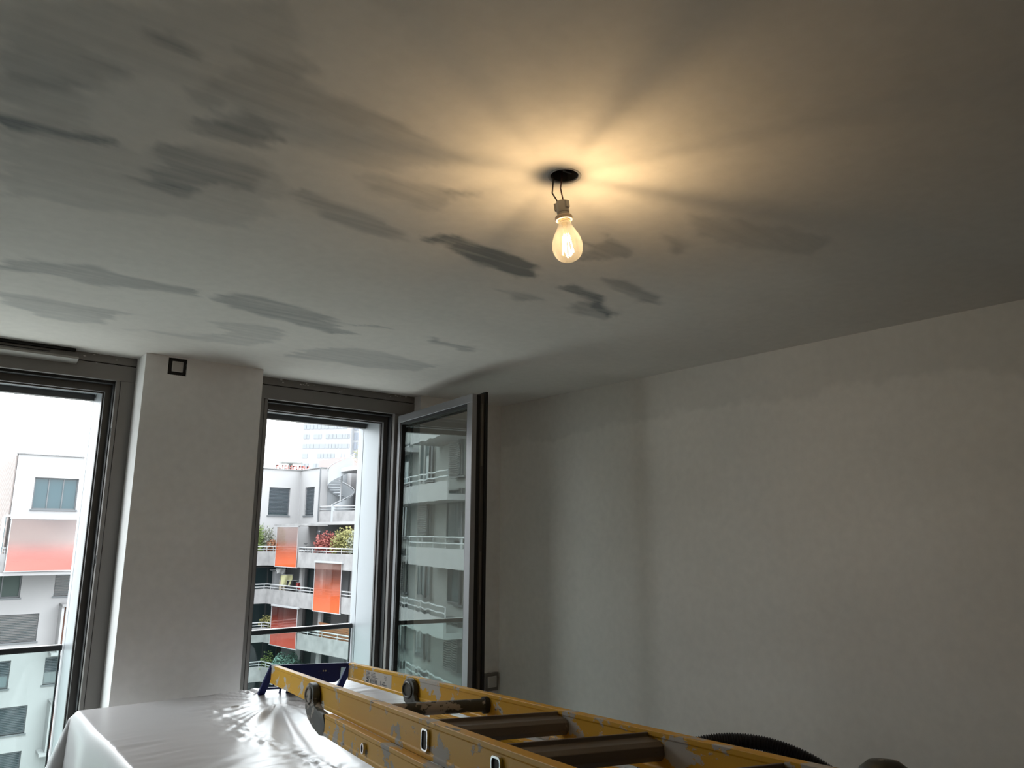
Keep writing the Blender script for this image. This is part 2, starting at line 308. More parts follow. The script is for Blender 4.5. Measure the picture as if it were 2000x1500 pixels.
# ------------------------------------------------------------------ windows
ZH = 2.385    # underside of the header board
def make_window(nr, x0, x1, jamb_r=.09, jamb_l=.09, sash=None):
    """x0..x1: clear opening between pillars; section from room to street: inner frame, black rebate, outer frame, silver reveal."""
    W = empty('window_%d' % nr, (0, 0, 0), 'structure')
    slab('header', M_alu, W, x0, x1, YF, YF+.05, ZH, 2.458, bevel=.0015)
    slab('header', M_alu, W, x0, x1, YF+.002, YF+.05, 2.462, ZC, bevel=.0015)
    xr = x1 - jamb_r; xl = x0 + jamb_l
    slab('jamb', M_alu, W, xr+.012, x1, YF+.002, YF+.05, .1, ZH, bevel=.0015)
    slab('jamb_lip', M_alu, W, xr-.006, xr+.010, YF, YF+.028, .1, ZH-.001, bevel=.0015)
    slab('jamb', M_alu, W, x0, xl-.012, YF+.002, YF+.05, .1, ZH, bevel=.0015)
    slab('jamb_lip', M_alu, W, xl-.010, xl+.006, YF, YF+.028, .1, ZH-.001, bevel=.0015)
    # black rebate behind the inner frame
    b = MB(); b.box(x0, x1, YF+.028, YF+.075, ZH-.012, 2.49); b.box(xr-.010, x1, YF+.028, YF+.075, .1, ZH-.012); b.box(x0, xl+.010, YF+.028, YF+.075, .1, ZH-.012)
    b.build('gasket', M_gasket, W)
    # outer frame, stepped
    oz = ZH-.045; ox = xr-.036; ol = xl+.036
    for (a0, a1, z_, y0, y1, nm) in ((ol, ox, oz, YF+.075, YF+.10, 'outer_frame'), (ol+.006, ox-.006, oz-.006, YF+.10, YF+.115, 'outer_frame')):
        b = MB(); b.box(x0, x1, y0, y1, z_, 2.49); b.box(a1, x1, y0, y1, .06, z_); b.box(x0, a0, y0, y1, .06, z_); b.box(a0, a1, y0, y1, .06, .1)
        b.build(nm, M_alu_dark, W)
    # silver reveal lining, two lengths with a shadow joint
    for y0, y1 in ((YF+.115, 4.095), (4.101, 4.165)):
        b = MB(); b.box(ox-.006, x1+.03, y0, y1, .02, oz+.012); b.box(x0-.03, ol+.006, y0, y1, .02, oz+.012); b.box(ol, ox, y0, y1, oz+.012, 2.49)
        b.build('reveal_panel', M_reveal, W)
    slab('blind_rail', M_alu_dark, W, ol+.004, ox-.010, 4.06, 4.10, oz-.018, oz+.03, bevel=.003)
    slab('blind_rail', M_alu_dark, W, ol+.004, ox-.010, 4.115, 4.15, oz-.010, oz+.03, bevel=.003)
    slab('sill', M_reveal, W, x0-.02, x1+.02, YF, 4.20, -.02, .06, bevel=.003)
    # plaster splashes along the top edge
    r = random.Random(nr*11); b = MB()
    for i in range(26):
        x = r.uniform(x0+.02, x1-.02); z = 2.5-abs(r.gauss(0, .012))-.003; s_ = r.uniform(.001, .0045); n = 7
        pts = [(x+s_*r.uniform(.5, 2.2)*math.cos(2*PI*q/n), z+s_*r.uniform(.3, .9)*math.sin(2*PI*q/n)) for q in range(n)]
        b.prism(pts, lambda u, v, h_: (u, h_, v), YF-.0008, YF+.001)
    b.build('plaster_splashes', M_splash, W, kind='stuff')
    return W, xl, xr, ol, ox
W1, *_1 = make_window(1, -.95, PX0, jamb_r=.072)
W2, xl2, xr2, ol2, ox2 = make_window(2, PX1, 2.285, jamb_r=.125)
portal('daylight_portal', -.95, PX0, 4.17, .06, 2.36); portal('daylight_portal', PX1, 2.285, 4.17, .06, 2.36);
slab('wall_exterior', M_reveal, None, XL-.2, XR+2.5, 4.17, 4.20, 2.45, 5.6, **st)
# lock keeper plates on the lip of window_1
for z in (2.13, 1.56): slab('lock_keep', M_blk, W1, _1[1]-.008, _1[1]-.004, YF+.004, YF+.02, z, z+.035)
# trickle vent on the header of window_1
v = empty('trickle_vent'); v.parent = W1
b = MB(); b.prism([(3.79, 2.492), (3.755, 2.486), (3.742, 2.455), (3.79, 2.446)], lambda u, v_, h_: (h_, u, v_), -.62, .505); b.build('vent_body', M_alu, v, bevel=.001)
slab('vent_slot', M_gasket, v, -.6, .40, 3.7485, 3.752, 2.470, 2.4755)
b = MB(); b.prism([(3.79, 2.455), (3.738, 2.462), (3.728, 2.450), (3.79, 2.438)], lambda u, v_, h_: (h_, u, v_), -.62, .51); b.build('vent_flap', mat('vent_flap_paint', (.36, .34, .31), .5), v, bevel=.001)
slab('shadow_gap', M_gasket, v, -.62, .497, 3.742, 3.79, 2.488, 2.4995)  # black strip standing in for the shade in the vent recess
# ------------------------------------------------------------------ open sash of window_2, hinged on the right jamb
sash = empty('sash', (2.163, 3.765, 0)); sash.parent = W2; sash.rotation_euler = (0, 0, math.radians(-6.2))
SL, SB, SZ, SD, FR = .875, .12, 2.369, .072, .052    # leaf length, bottom, top, depth, stile width
def fbox(b, a0, a1, t0, t1, z0, z1): b.box(t0, t1, -a1, -a0, z0, z1)      # local: -y runs from hinge to free edge, +x away from the viewer
b = MB(); fbox(b, 0, SL, 0, .026, SZ-.042, SZ); fbox(b, 0, SL, 0, .026, SB, SB+.07); fbox(b, 0, FR*.62, 0, .026, SB+.07, SZ-.042); fbox(b, SL-FR, SL, 0, .026, SB+.07, SZ-.042)
b.build('sash_frame', M_sashout, sash, bevel=.002)
b = MB(); i0, i1 = FR*.62, SL-FR
fbox(b, i0, i1, .004, .03, SZ-.056, SZ-.042); fbox(b, i0, i1, .004, .03, SB+.07, SB+.08); fbox(b, i0, i0+.016, .004, .03, SB+.08, SZ-.056); fbox(b, i1-.008, i1, .004, .03, SB+.08, SZ-.056)
b.build('sash_gasket', M_gasket, sash)
M_dg = glass('double_glazing', tint=(.97, .99, .985), f0=.11, wave=.10, refl=(.86, .97, .93))
b = MB(); fbox(b, i0+.012, i1-.006, .016, .021, SB+.075, SZ-.05); b.build('pane', M_dg, sash)
# inner half of the leaf (dark, with the lock strip on the free edge)
b = MB(); fbox(b, .006, SL-.004, .027, .046, SZ-.048, SZ-.004); fbox(b, .006, SL-.004, .027, .046, SB+.004, SB+.076); fbox(b, .006, FR*.62, .027, .046, SB+.076, SZ-.048); fbox(b, SL-FR, SL-.004, .027, .046, SB+.076, SZ-.048)
b.build('sash_core', M_gasket, sash)
M_bronze = mat('brownish_grey_lining', (.075, .068, .060), .5)
b = MB(); fbox(b, .0, SL+.004, .047, .066, SZ-.05, SZ+.002); fbox(b, .0, SL+.004, .047, .066, SB, SB+.075); fbox(b, .0, FR*.7, .047, .066, SB+.075, SZ-.05); fbox(b, SL-FR, SL+.004, .047, .066, SB+.075, SZ-.05)
b.build('sash_lining', M_bronze, sash, bevel=.0015)
b = MB(); fbox(b, .0, SL+.014, .067, .080, SZ-.055, SZ+.012); fbox(b, .0, SL+.014, .067, .080, SB-.01, SB+.08); fbox(b, -.01, FR*.7, .067, .080, SB+.08, SZ-.055); fbox(b, SL-FR, SL+.014, .067, .080, SB+.08, SZ-.055)
b.build('sash_flange', M_gasket, sash)
M_lock = mat('lock_strip_steel', (.16, .14, .12), .5, metal=.5)
for z0, z1 in ((2.02, 2.32), (1.38, 1.62), (.86, 1.09)):
    b = MB(); fbox(b, SL+.0045, SL+.0075, .049, .060, z0, z1); b.build('lock_strip', M_lock, sash, bevel=.0008)
b = MB(); b.lathe([(.0, 0), (.014, 0), (.014, .012), (.0, .012)], k=14, m=Matrix.Translation((.081, -SL+.05, 1.05)) @ Matrix.Rotation(PI/2, 4, 'Y'), cap=False); fbox(b, SL-.062, SL-.038, .093, .108, .93, 1.06); b.build('handle', M_alu, sash, smooth=True)
# ------------------------------------------------------------------ glass balustrades outside the windows
M_bal = glass('balustrade_glass', tint=(.90, .965, .95), f0=.03)
M_baledge = mat('glass_edge_green', (.03, .06, .055), .3)
def balustrade(x0, x1, label):
    t = thing('glass_balustrade', label, 'railing', 'glass balustrades outside the windows')
    Y = 4.135
    slab('glass_panel', M_bal, t, x0+.003, x1-.014, Y-.004, Y+.004, .07, 1.165)
    slab('handrail', M_blk, t, x0, x1-.004, Y-.017, Y+.017, 1.158, 1.184, bevel=.004)
    slab('edge_profile', M_blk, t, x1-.014, x1-.008, Y-.006, Y+.006, .07, 1.16)
    slab('edge_profile', M_blk, t, x0, x0+.006, Y-.006, Y+.006, .07, 1.16)
    return t
balustrade(_1[2]+.01, _1[3]-.006, 'clear glass railing with black handrail outside the left window')
balustrade(ol2+.006, ox2-.006, 'clear glass railing with black handrail outside the right window with open sash')
# ------------------------------------------------------------------ square junction boxes in the window wall
M_hole = mat('black_box_recess', (.014, .013, .013), .8)
M_cover = mat('pale_blank_cover', (.50, .48, .46), .6)
def box_thing(cx, cz, y, s_, label, rim, cover, frame):
    t = thing('junction_box', label, 'wall box')
    r = random.Random(int(cx*100)); b = MB(); h = s_/2; i_ = h*.62
    out = []
    for q in range(24):
        side = q//6; u = (q % 6)/6*2-1; e = h*(1+r.uniform(-.05, .04))
        out.append([(u*h, -e), (e, u*h), (-u*h, e), (-e, -u*h)][side])
    inn = []
    for q in range(24):
        side = q//6; u = (q % 6)/6*2-1
        inn.append([(u*i_, -i_), (i_, u*i_), (-u*i_, i_), (-i_, -u*i_)][side])
    vs = [(cx+a, y+rim, cz+c) for a, c in out] + [(cx+a, y+rim, cz+c) for a, c in inn] + [(cx+a, y+rim+.012, cz+c) for a, c in out] + [(cx+a, y+rim+.012, cz+c) for a, c in inn]
    b.add(vs, [(q, (q+1) % 24, 24+(q+1) % 24, 24+q) for q in range(24)] + [(48+q, 48+(q+1) % 24, 72+(q+1) % 24, 72+q) for q in range(24)] + [(q, (q+1) % 24, 48+(q+1) % 24, 48+q) for q in range(24)] + [(24+q, 24+(q+1) % 24, 72+(q+1) % 24, 72+q) for q in range(24)])
    b.build('box_rim', frame, t)
    slab('cover', cover, t, cx-i_*1.0, cx+i_*1.0, y+rim-.004, y+rim+.008, cz-i_, cz+i_, bevel=.0015)
    b = MB(); e = i_*1.0
    for a0, a1, c0, c1 in ((-e, e, e-.004, e), (-e, e, -e, -e+.004), (-e, -e+.004, -e, e), (e-.004, e, -e, e)): b.box(cx+a0, cx+a1, y+rim-.006, y+rim-.003, cz+c0, cz+c1)
    b.build('cover_edge', mat('cover_edge_white', (.6, .59, .57), .6), t)
    return t
box_thing(.898, 2.454, YP, .078, 'small square black wall box with pale cover near the pillar top', .004, M_cover, M_hole)
box_thing(2.825, .845, YW-.014, .10, 'grey framed wall plate in the corner right of the open sash', .0, M_cover, M_alu)
t = thing('cable_stub', 'tiny dark hole with a cable stub above the open sash', 'cable')
MB().tube([(2.55, YW+.002, 2.455), (2.555, YW-.02, 2.452), (2.575, YW-.03, 2.447)], .004, 6).build('cable', M_blk, t, smooth=True)
MB().lathe([(0, 0), (.014, 0), (.016, .003), (0, .003)], k=10, m=Matrix.Translation((2.55, YW-.003, 2.455)) @ Matrix.Rotation(-PI/2, 4, 'X'), cap=False).build('hole', M_hole, t)
# ------------------------------------------------------------------ bare bulb
M_wire = mat('black_cable', (.02, .012, .010), .5); M_wire2 = mat('dark_red_cable', (.07, .012, .010), .5)
M_sock = mat('grey_socket_plastic', (.45, .44, .42), .5); M_ringm = mat('cream_socket_ring', (.62, .50, .40), .5)
M_bulb = glass('bulb_glass', tint=(.985, .96, .92), f0=.05)
tb_ = M_bulb.node_tree; ou_ = [n for n in tb_.nodes if n.type == 'OUTPUT_MATERIAL'][0]; pr_ = ou_.inputs[0].links[0].from_socket   # slight translucence added to imitate bloom glow in the clear glass
tl_ = tb_.nodes.new('ShaderNodeBsdfTranslucent'); tl_.inputs[0].default_value = (1, .95, .85, 1); mh_ = tb_.nodes.new('ShaderNodeMixShader'); mh_.inputs[0].default_value = .012
tb_.links.new(pr_, mh_.inputs[1]); tb_.links.new(tl_.outputs[0], mh_.inputs[2]); tb_.links.new(mh_.outputs[0], ou_.inputs[0])
M_brass = mat('bulb_cap_metal', (.6, .55, .45), .3, metal=1)
rose = thing('ceiling_outlet', 'round dark cable hole with a pale rim in the ceiling', 'ceiling outlet', loc=(HX, HY, 2.5))
MB().lathe([(HR-.001, .048), (HR-.0015, .0), (HR+.002, -.0015), (HR+.0045, -.001), (HR+.005, .001)], k=40, cap=False).build('rim', M_cover, rose, smooth=True)
MB().lathe([(.0, .049), (HR-.001, .049), (HR-.002, .003)], k=32, cap=False).build('box_inside', mat('dark_box_inside', (.10, .088, .08), .8), rose)
MB().box(-.02, .02, -.003, .003, .012, .020).build('crossbar', mat('box_crossbar', (.06, .05, .045), .6), rose)
lamp = thing('light_bulb', 'lit clear glass filament bulb hanging bare from two wires', 'light bulb', loc=(1.063, 1.155, 2.435))
lamp.rotation_mode = 'AXIS_ANGLE'; lamp.rotation_axis_angle = (math.radians(6.5), -.62, -.78, 0)
# wires (in lamp coordinates, z up, socket top at 0)
rv = Vector((.78, -.62, 0)); lv = -rv
MB().tube([lv*.009+Vector((0,0,.078)), lv*.012+Vector((0,0,.06)), lv*.017+Vector((0,0,.034)), lv*.019+Vector((0,0,.024)), lv*.011+Vector((0,0,.006)), lv*.009+Vector((0,0,-.004))], .0017, 8).build('wire', M_wire, lamp, smooth=True)
MB().tube([rv*.010+Vector((0,0,.078)), rv*.006+Vector((0,0,.055)), rv*.001+Vector((0,0,.034)), rv*.003+Vector((0,0,.010)), rv*.004+Vector((0,0,-.004))], .0016, 8).build('wire', M_wire2, lamp, smooth=True, label='dark red wire')
b = MB(); b.lathe([(.0, .001), (.0125, .001), (.0145, -.003), (.0145, -.026), (.0135, -.027), (.0135, -.036), (.0, -.036)], k=28, cap=False)
so = b.build('socket', M_sock, lamp, smooth=True)
for a in (math.radians(-90), math.radians(130), math.radians(20)):
    m_ = Matrix.Rotation(a, 4, 'Z'); MB().box(.0125, .0185, -.005, .005, -.019, -.002, m_).build('terminal_lug', M_sock, so, bevel=.001)
MB().lathe([(.012, -.034), (.0185, -.0345), (.0195, -.036), (.0195, -.0425), (.0185, -.044), (.012, -.044)], k=36, cap=False).build('socket_ring', M_ringm, lamp, smooth=True)
MB().lathe([(0, -.034), (.0128, -.034), (.0132, -.050), (.0, -.050)], k=28, cap=False).build('cap', M_brass, lamp, smooth=True)
prof = [(.0135, -.046), (.0150, -.052), (.0165, -.058), (.0205, -.067), (.0260, -.077), (.0308, -.088), (.0336, -.099), (.0342, -.107), (.0328, -.118), (.0290, -.128), (.0226, -.1355), (.0145, -.140), (.0070, -.1425), (.0002, -.143)]
MB().lathe(prof, k=44, cap=False).build('bulb_envelope', M_bulb, lamp, smooth=True)
b = MB(); b.lathe([(.0085, -.046), (.0065, -.056), (.0032, -.064), (.0028, -.074), (.004, -.078), (.0, -.079)], k=14, cap=False); b.build('glass_stem', glass('stem_glass', tint=(.9, .85, .75), f0=.06), lamp, smooth=True)
M_fil = mat('lit_filament', (1, .8, .5), .5, emit=((1.0, .71, .38), 690)); 
BULB_FIL = M_fil
for i in range(4):
    a = i*PI/2+.45; r0, r1 = .0065, .0125
    MB().tube([(r0*math.cos(a), r0*math.sin(a), -.081), (r1*math.cos(a), r1*math.sin(a), -.123)], .0013, 6).build('filament', M_fil, lamp)
for i in range(4):
    b = MB(); a = i*PI/2+.45; b.tube([(0, 0, -.074), (.0065*math.cos(a), .0065*math.sin(a), -.080)], .0004, 4); b.tube([(.0125*math.cos(a), .0125*math.sin(a), -.124), (.004*math.cos(a), .004*math.sin(a), -.130), (0, 0, -.128)], .0004, 4); b.build('filament_support', M_brass, lamp, kind='stuff')
# ------------------------------------------------------------------ covered worktable
M_sheet = bpy.data.materials.new('grey_plastic_sheet'); M_sheet.use_nodes = True
t_ = M_sheet.node_tree; p_ = t_.nodes['Principled BSDF']; p_.inputs['Base Color'].default_value = (.50, .485, .49, 1); p_.inputs['Roughness'].default_value = .27; p_.inputs['Specular IOR Level'].default_value = .5
c_ = t_.nodes.new('ShaderNodeTexCoord'); n_ = t_.nodes.new('ShaderNodeTexNoise'); n_.inputs['Scale'].default_value = 38; n_.inputs['Detail'].default_value = 5; t_.links.new(c_.outputs['Object'], n_.inputs[0])
b_ = t_.nodes.new('ShaderNodeBump'); b_.inputs['Strength'].default_value = .12; b_.inputs['Distance'].default_value = .003; t_.links.new(n_.outputs[0], b_.inputs['Height']); t_.links.new(b_.outputs[0], p_.inputs['Normal'])
n2_ = t_.nodes.new('ShaderNodeTexNoise'); n2_.inputs['Scale'].default_value = 7; n2_.inputs['Detail'].default_value = 2; t_.links.new(c_.outputs['Object'], n2_.inputs[0])
r_ = t_.nodes.new('ShaderNodeMapRange'); r_.inputs[1].default_value = .3; r_.inputs[2].default_value = .75; r_.inputs[3].default_value = .29; r_.inputs[4].default_value = .34; t_.links.new(n2_.outputs[0], r_.inputs[0]); t_.links.new(r_.outputs[0], p_.inputs['Roughness'])
TZ = 1.02; TX0, TX1, TY0, TY1 = .612, 1.78, .55, 3.44
tb = thing('covered_worktable', 'worktable under a glossy grey plastic dust sheet, carrying the yellow ladder', 'table', loc=(0, 0, 0))
slab('tabletop', mat('raw_board', (.45, .33, .2), .7), tb, TX0+.02, TX1-.02, TY0+.02, TY1-.02, TZ-.06, TZ-.02)
for x in (TX0+.1, TX1-.1):
    for y in (TY0+.1, TY1-.1): slab('leg', mat('steel_leg', (.2, .2, .2), .5), tb, x-.02, x+.02, y-.02, y+.02, 0, TZ-.06)
def sheet():
    hx = .0125; nx = int((TX1-TX0)/hx); ny = int((TY1-TY0)/hx); K = 34; sk = .93
    us = [-sk*(1-i/K) for i in range(K)] + [i*(TX1-TX0)/nx for i in range(nx+1)] + [TX1-TX0+sk*(i+1)/K for i in range(K)]
    vs_ = [-sk*(1-i/K) for i in range(K)] + [i*(TY1-TY0)/ny for i in range(ny+1)] + [TY1-TY0+.85*(i+1)/K for i in range(K)]
    us = sorted(us+[-.012, -.004, .005, TX1-TX0-.005, TX1-TX0+.004, TX1-TX0+.012]); vs_ = sorted(vs_+[-.012, -.004, .005, TY1-TY0-.005, TY1-TY0+.004, TY1-TY0+.012])
    V = []; W_, H_ = TX1-TX0, TY1-TY0
    fx, fy = 1.30-TX0, 3.16-TY0       # pull point of the folds: under the ladder foot
    for u in us:
        for v in vs_:
            cu = min(max(u, 0), W_); cv = min(max(v, 0), H_); ex, ey = u-cu, v-cv
            x, y, z = TX0+cu, TY0+cv, TZ
            if ex == 0 and ey == 0:
                ax, ay = cu-fx, cv-fy; d = math.hypot(ax, ay)+1e-4; a = math.atan2(ay, ax)
                edge = min(cu, W_-cu, cv, H_-cv); em = min(1, edge/.0045); em = em*em*(3-2*em)
                f = noise.noise(Vector((a*3.6, d*.8, 3.1)))*.38 + noise.noise(Vector((a*9.0, d*1.2, 7.7)))*.30 + noise.noise(Vector((a*19.0, d*2.0, 1.7)))*.16 + noise.noise(Vector((a*38.0, d*3.0, 4.7)))*.05*min(1, d*2)
                k = min(1, max(0, (cu-.36-.10*math.sin(cv*2.1))/.22)); k = k*k*(3-2*k)
                z += em*k*.032*f*min(1, d/.22)
                # crinkled crease where loose plastic meets the taut part
                cx = .50+.10*math.sin(cv*2.1)+.02*noise.noise(Vector((cv*6, 0, 0))); g = math.exp(-((cu-cx)/.045)**2)
                z += em*g*.0075*noise.noise(Vector((cu*48, cv*26, 5)))+em*g*.005*noise.noise(Vector((cu*90, cv*60, 9)))
                z += em*.0028*noise.noise(Vector((cu*3+1, cv*3.3, 2)))+em*(1-k)*.0045*noise.noise(Vector((cu*9, cv*34, 4)))*max(0, noise.noise(Vector((cu*3, cv*2, 8)))+.35)
                z -= (1-em)*.002
            else:
                d = math.hypot(ex, ey); r0 = .004; drop = max(0, d-r0*.6)
                nxv = Vector((ex, ey, 0)).normalized(); along = cv if abs(ex) > abs(ey) else cu
                corner = (ex != 0 and ey != 0)
                fl = .02*min(1, d/.03)+.10*drop*(.6+.8*noise.noise(Vector((along*2.6+x*.3, y*.3, 1.3)))) + .035*drop*math.sin(along*13+2*noise.noise(Vector((along*3, 2, 2))))
                if corner: fl += .34*drop*math.sin(2*math.atan2(abs(ey), abs(ex)))
                fl = max(fl, .008*min(1, d/.012))
                if ey > 0: fl = min(fl, .10)
                if ex > 0: fl = min(fl, .05)
                x += nxv.x*fl; y += nxv.y*fl; z = TZ-.003-drop*.98
                if y > 3.585: y = 3.585
            V.append((x, y, max(z, .012)))
    n = len(vs_); F = [(i*n+j, (i+1)*n+j, (i+1)*n+j+1, i*n+j+1) for i in range(len(us)-1) for j in range(n-1)]
    b = MB(); b.add(V, F); return b.build('dust_sheet', M_sheet, tb, smooth=True)
sheet()
# ------------------------------------------------------------------ ladder
def ladder_paint(name, col, amount=.60, splash=(.50, .47, .43)):
    m = mat(name, col, .5, spec=.28); t = m.node_tree; p = t.nodes['Principled BSDF']; L = t.links.new
    def n(k, **a):
        x = t.nodes.new(k)
        for q, v in a.items(): setattr(x, q, v)
        return x
    c = n('ShaderNodeTexCoord')
    def layer(scale, xyz, lo, hi, off):
        mp_ = n('ShaderNodeMapping'); mp_.inputs['Scale'].default_value = xyz; mp_.inputs['Location'].default_value = (off, off*.7, off*1.3); L(c.outputs['Object'], mp_.inputs[0])
        x = n('ShaderNodeTexNoise'); x.inputs['Scale'].default_value = scale; x.inputs['Detail'].default_value = 6; x.inputs['Roughness'].default_value = .62; L(mp_.outputs[0], x.inputs[0])
        r = n('ShaderNodeMapRange'); r.inputs[1].default_value = lo; r.inputs[2].default_value = hi; L(x.outputs[0], r.inputs[0]); return r.outputs[0]
    a = layer(9, (1, 1, 1.6), amount, amount+.02, 3.3); b2 = layer(70, (1, 1, 1), .69, .71, 9.1); d = layer(30, (.25, 1, 2), .68, .70, 5.2)
    s_ = n('ShaderNodeMath', operation='MAXIMUM'); L(a, s_.inputs[0]); L(b2, s_.inputs[1])
    m1 = n('ShaderNodeMix', data_type='RGBA'); L(s_.outputs[0], m1.inputs[0]); m1.inputs[6].default_value = (*col, 1); m1.inputs[7].default_value = (*splash, 1)
    m2 = n('ShaderNodeMix', data_type='RGBA'); L(d, m2.inputs[0]); L(m1.outputs[2], m2.inputs[6]); m2.inputs[7].default_value = (.10, .085, .06, 1); L(m2.outputs[2], p.inputs['Base Color'])
    r = n('ShaderNodeMapRange'); r.inputs[3].default_value = .48; r.inputs[4].default_value = .9; L(s_.outputs[0], r.inputs[0]); L(r.outputs[0], p.inputs['Roughness'])
    bm_ = n('ShaderNodeBump'); bm_.inputs['Strength'].default_value = .5; bm_.inputs['Distance'].default_value = .0012; L(s_.outputs[0], bm_.inputs['Height']); L(bm_.outputs[0], p.inputs['Normal'])
    return m
M_yel = ladder_paint('worn_yellow_paint', (.66, .35, .014), .565)
M_yel2 = ladder_paint('worn_yellow_paint_splashed', (.66, .35, .014), .525)
M_rung = ladder_paint('brown_grey_rung', (.16, .135, .115), .64, (.28, .24, .2))
M_blue = ladder_paint('dark_blue_plastic', (.013, .022, .13), .70, (.35, .33, .33)); M_blue.node_tree.nodes['Principled BSDF'].inputs['Specular IOR Level'].default_value = .3
M_hook = ladder_paint('dark_grey_bracket', (.055, .054, .046), .53, (.38, .34, .30))
M_chrome = mat('chrome_rim', (.6, .6, .6), .25, metal=1)
LD = Vector((-.21196, -.97294, .09196)).normalized(); LC = Vector((.976, -.2157, -.0359)); LC = (LC-LD*LC.dot(LD)).normalized(); LN = LC.cross(LD)
if LN.z < 0: LN = -LN
# local axes: x along the ladder towards the viewer, y across, z up
lad = thing('extension_ladder', 'worn yellow two-part ladder with blue foot lying on the plastic-covered table', 'ladder')
Mx = Matrix((LD, LC, LN)).transposed()
if Mx.determinant() < 0:
    FL = -1
else: FL = 1
# keep a right-handed frame: flip y when needed
Ml = Matrix((LD, LC*FL, LN)).transposed().to_4x4(); Ml.translation = Vector((1.287, 3.227, 1.15)); lad.matrix_world = Ml
def T(t): return t*FL
def lbox(b, s0, s1, t0, t1, n0, n1): b.box(s0, s1, min(T(t0), T(t1)), max(T(t0), T(t1)), n0, n1); return b
SEND = 3.25; RH = .070
def rail(t0, t1, s0, s1, top, h, name, m):
    # channel section: web with thicker top and bottom flanges
    b = MB(); f = .009; e = .0022
    pts = [(t0, top), (t1, top), (t1, top-f), (t1-e, top-f-.002), (t1-e, top-h+f+.002), (t1, top-h+f), (t1, top-h), (t0, top-h), (t0, top-h+f), (t0+e, top-h+f+.002), (t0+e, top-f-.002), (t0, top-f)]
    b.prism(pts, lambda u, v, h_: (h_, T(u), v), s0, s1); return b.build(name, m, lad, bevel=.0009)
rail(0, .026, 0, SEND, 0, RH, 'rail', M_yel); rail(.330, .356, 0, SEND, 0, RH, 'rail', M_yel)
rail(-.028, -.004, 1.13, SEND+.2, -.068, .058, 'lower_rail', M_yel2); rail(.292, .316, 1.13, SEND+.2, -.076, .055, 'lower_rail', M_yel)
# rungs of the upper section: ridge along the leading edge and a broad tread behind it
def rung(s, n0, t0, t1, name='rung'):
    b = MB(); pts = [(s-.024, n0+.0), (s-.018, n0+.0), (s-.017, n0-.008), (s+.016, n0-.011), (s+.026, n0-.018), (s+.027, n0-.034), (s+.018, n0-.044), (s-.016, n0-.044), (s-.025, n0-.036)]
    b.prism(pts, lambda u, v, h_: (u, T(h_), v), t0, t1); return b.build(name, M_rung, lad, bevel=.0012)
for s in (1.88, 2.222, 2.56, 2.90): rung(s, -.004, .024, .332)
MB().tube([(1.475, T(.024), -.028), (1.475, T(.332), -.028)], .0165, 14).build('rung', M_hook, lad, smooth=True)
MB().tube([(1.475, T(.318), -.028), (1.475, T(.331), -.028)], .0215, 16).build('rung_collar', M_gasket, lad, smooth=True)
for s in (1.62, 1.96, 2.30, 2.64, 2.98): rung(s, -.080, -.006, .294, 'lower_rung')
def rrect(cx, cz, w_, h_, r, k=5):
    o = []
    for (sx, sz, a0) in ((1, 1, 0), (-1, 1, 90), (-1, -1, 180), (1, -1, 270)):
        for i in range(k+1):
            a = math.radians(a0+90*i/k); o.append((cx+sx*(w_/2-r)+r*math.cos(a), cz+sz*(h_/2-r)+r*math.sin(a)))
    return o
for s in (1.897, 2.238, 2.578):      # chromed rung sockets on the near rail
    sk_ = None; o_ = rrect(s, -.036, .037, .042, .009); i_ = rrect(s, -.036, .030, .035, .007); n = len(o_)
    b = MB(); b.add([(u, T(-.0035), v) for u, v in o_] + [(u, T(-.0035), v) for u, v in i_] + [(u, T(.004), v) for u, v in o_] + [(u, T(.004), v) for u, v in i_],
        [(q, (q+1) % n, n+(q+1) % n, n+q) for q in range(n)] + [(q, (q+1) % n, 2*n+(q+1) % n, 2*n+q) for q in range(n)] + [(n+q, n+(q+1) % n, 3*n+(q+1) % n, 3*n+q) for q in range(n)])
    rim = b.build('rung_socket', M_chrome, lad)
    MB().prism(i_, lambda u, v, h_: (u, T(h_), v), -.0005, .0035).build('socket_plug', M_gasket, rim)
for s in (1.555, 1.93):
    b = MB(); mm = Matrix.Translation((s, T(-.028), -.098)) @ Matrix.Rotation(PI/2, 4, 'X')
    b.lathe([(.0085, -.004), (.0125, -.004), (.0125, .006), (.0085, .006)], k=22, m=mm, cap=False); rg = b.build('eyelet', M_chrome, lad, smooth=True)
    MB().lathe([(0, .001), (.0085, .001), (.0085, -.001), (0, -.001)], k=22, m=mm, cap=False).build('eyelet_plug', M_gasket, rg)
# guide brackets: oval plate on the rail that curls down to the lower section
def hook(sc, t0, t1, name, low):
    o = []
    for i in range(15):
        a = math.radians(200-220*i/14); o.append((sc+.060*math.cos(a), -.038+.036*math.sin(a)))
    if low: o += [(sc+.075, -.062), (sc+.13, -.070), (sc+.20, -.074), (sc+.235, -.100), (sc+.225, -.130), (sc+.17, -.135), (sc+.08, -.125), (sc+.0, -.108), (sc-.045, -.085)]
    else: o += [(sc+.070, -.066), (sc+.115, -.071), (sc+.115, -.086), (sc+.03, -.092), (sc-.04, -.080)]
    b = MB(); b.prism(o, lambda u, v, h_: (u, T(h_), v), t0, t1); h_o = b.build(name, M_hook, lad, bevel=.004, smooth=True)
    f = t0-.002 if low else t0-.002
    rim = [(sc+.045*math.cos(2*PI*i/20), T(f), -.040+.024*math.sin(2*PI*i/20)) for i in range(21)]
    MB().tube(rim, .0035, 6, cap=False).build('bracket_rim', M_hook, h_o, smooth=True)
hook(.885, -.024, -.001, 'guide_bracket', True); hook(.865, .312, .329, 'guide_bracket', False)
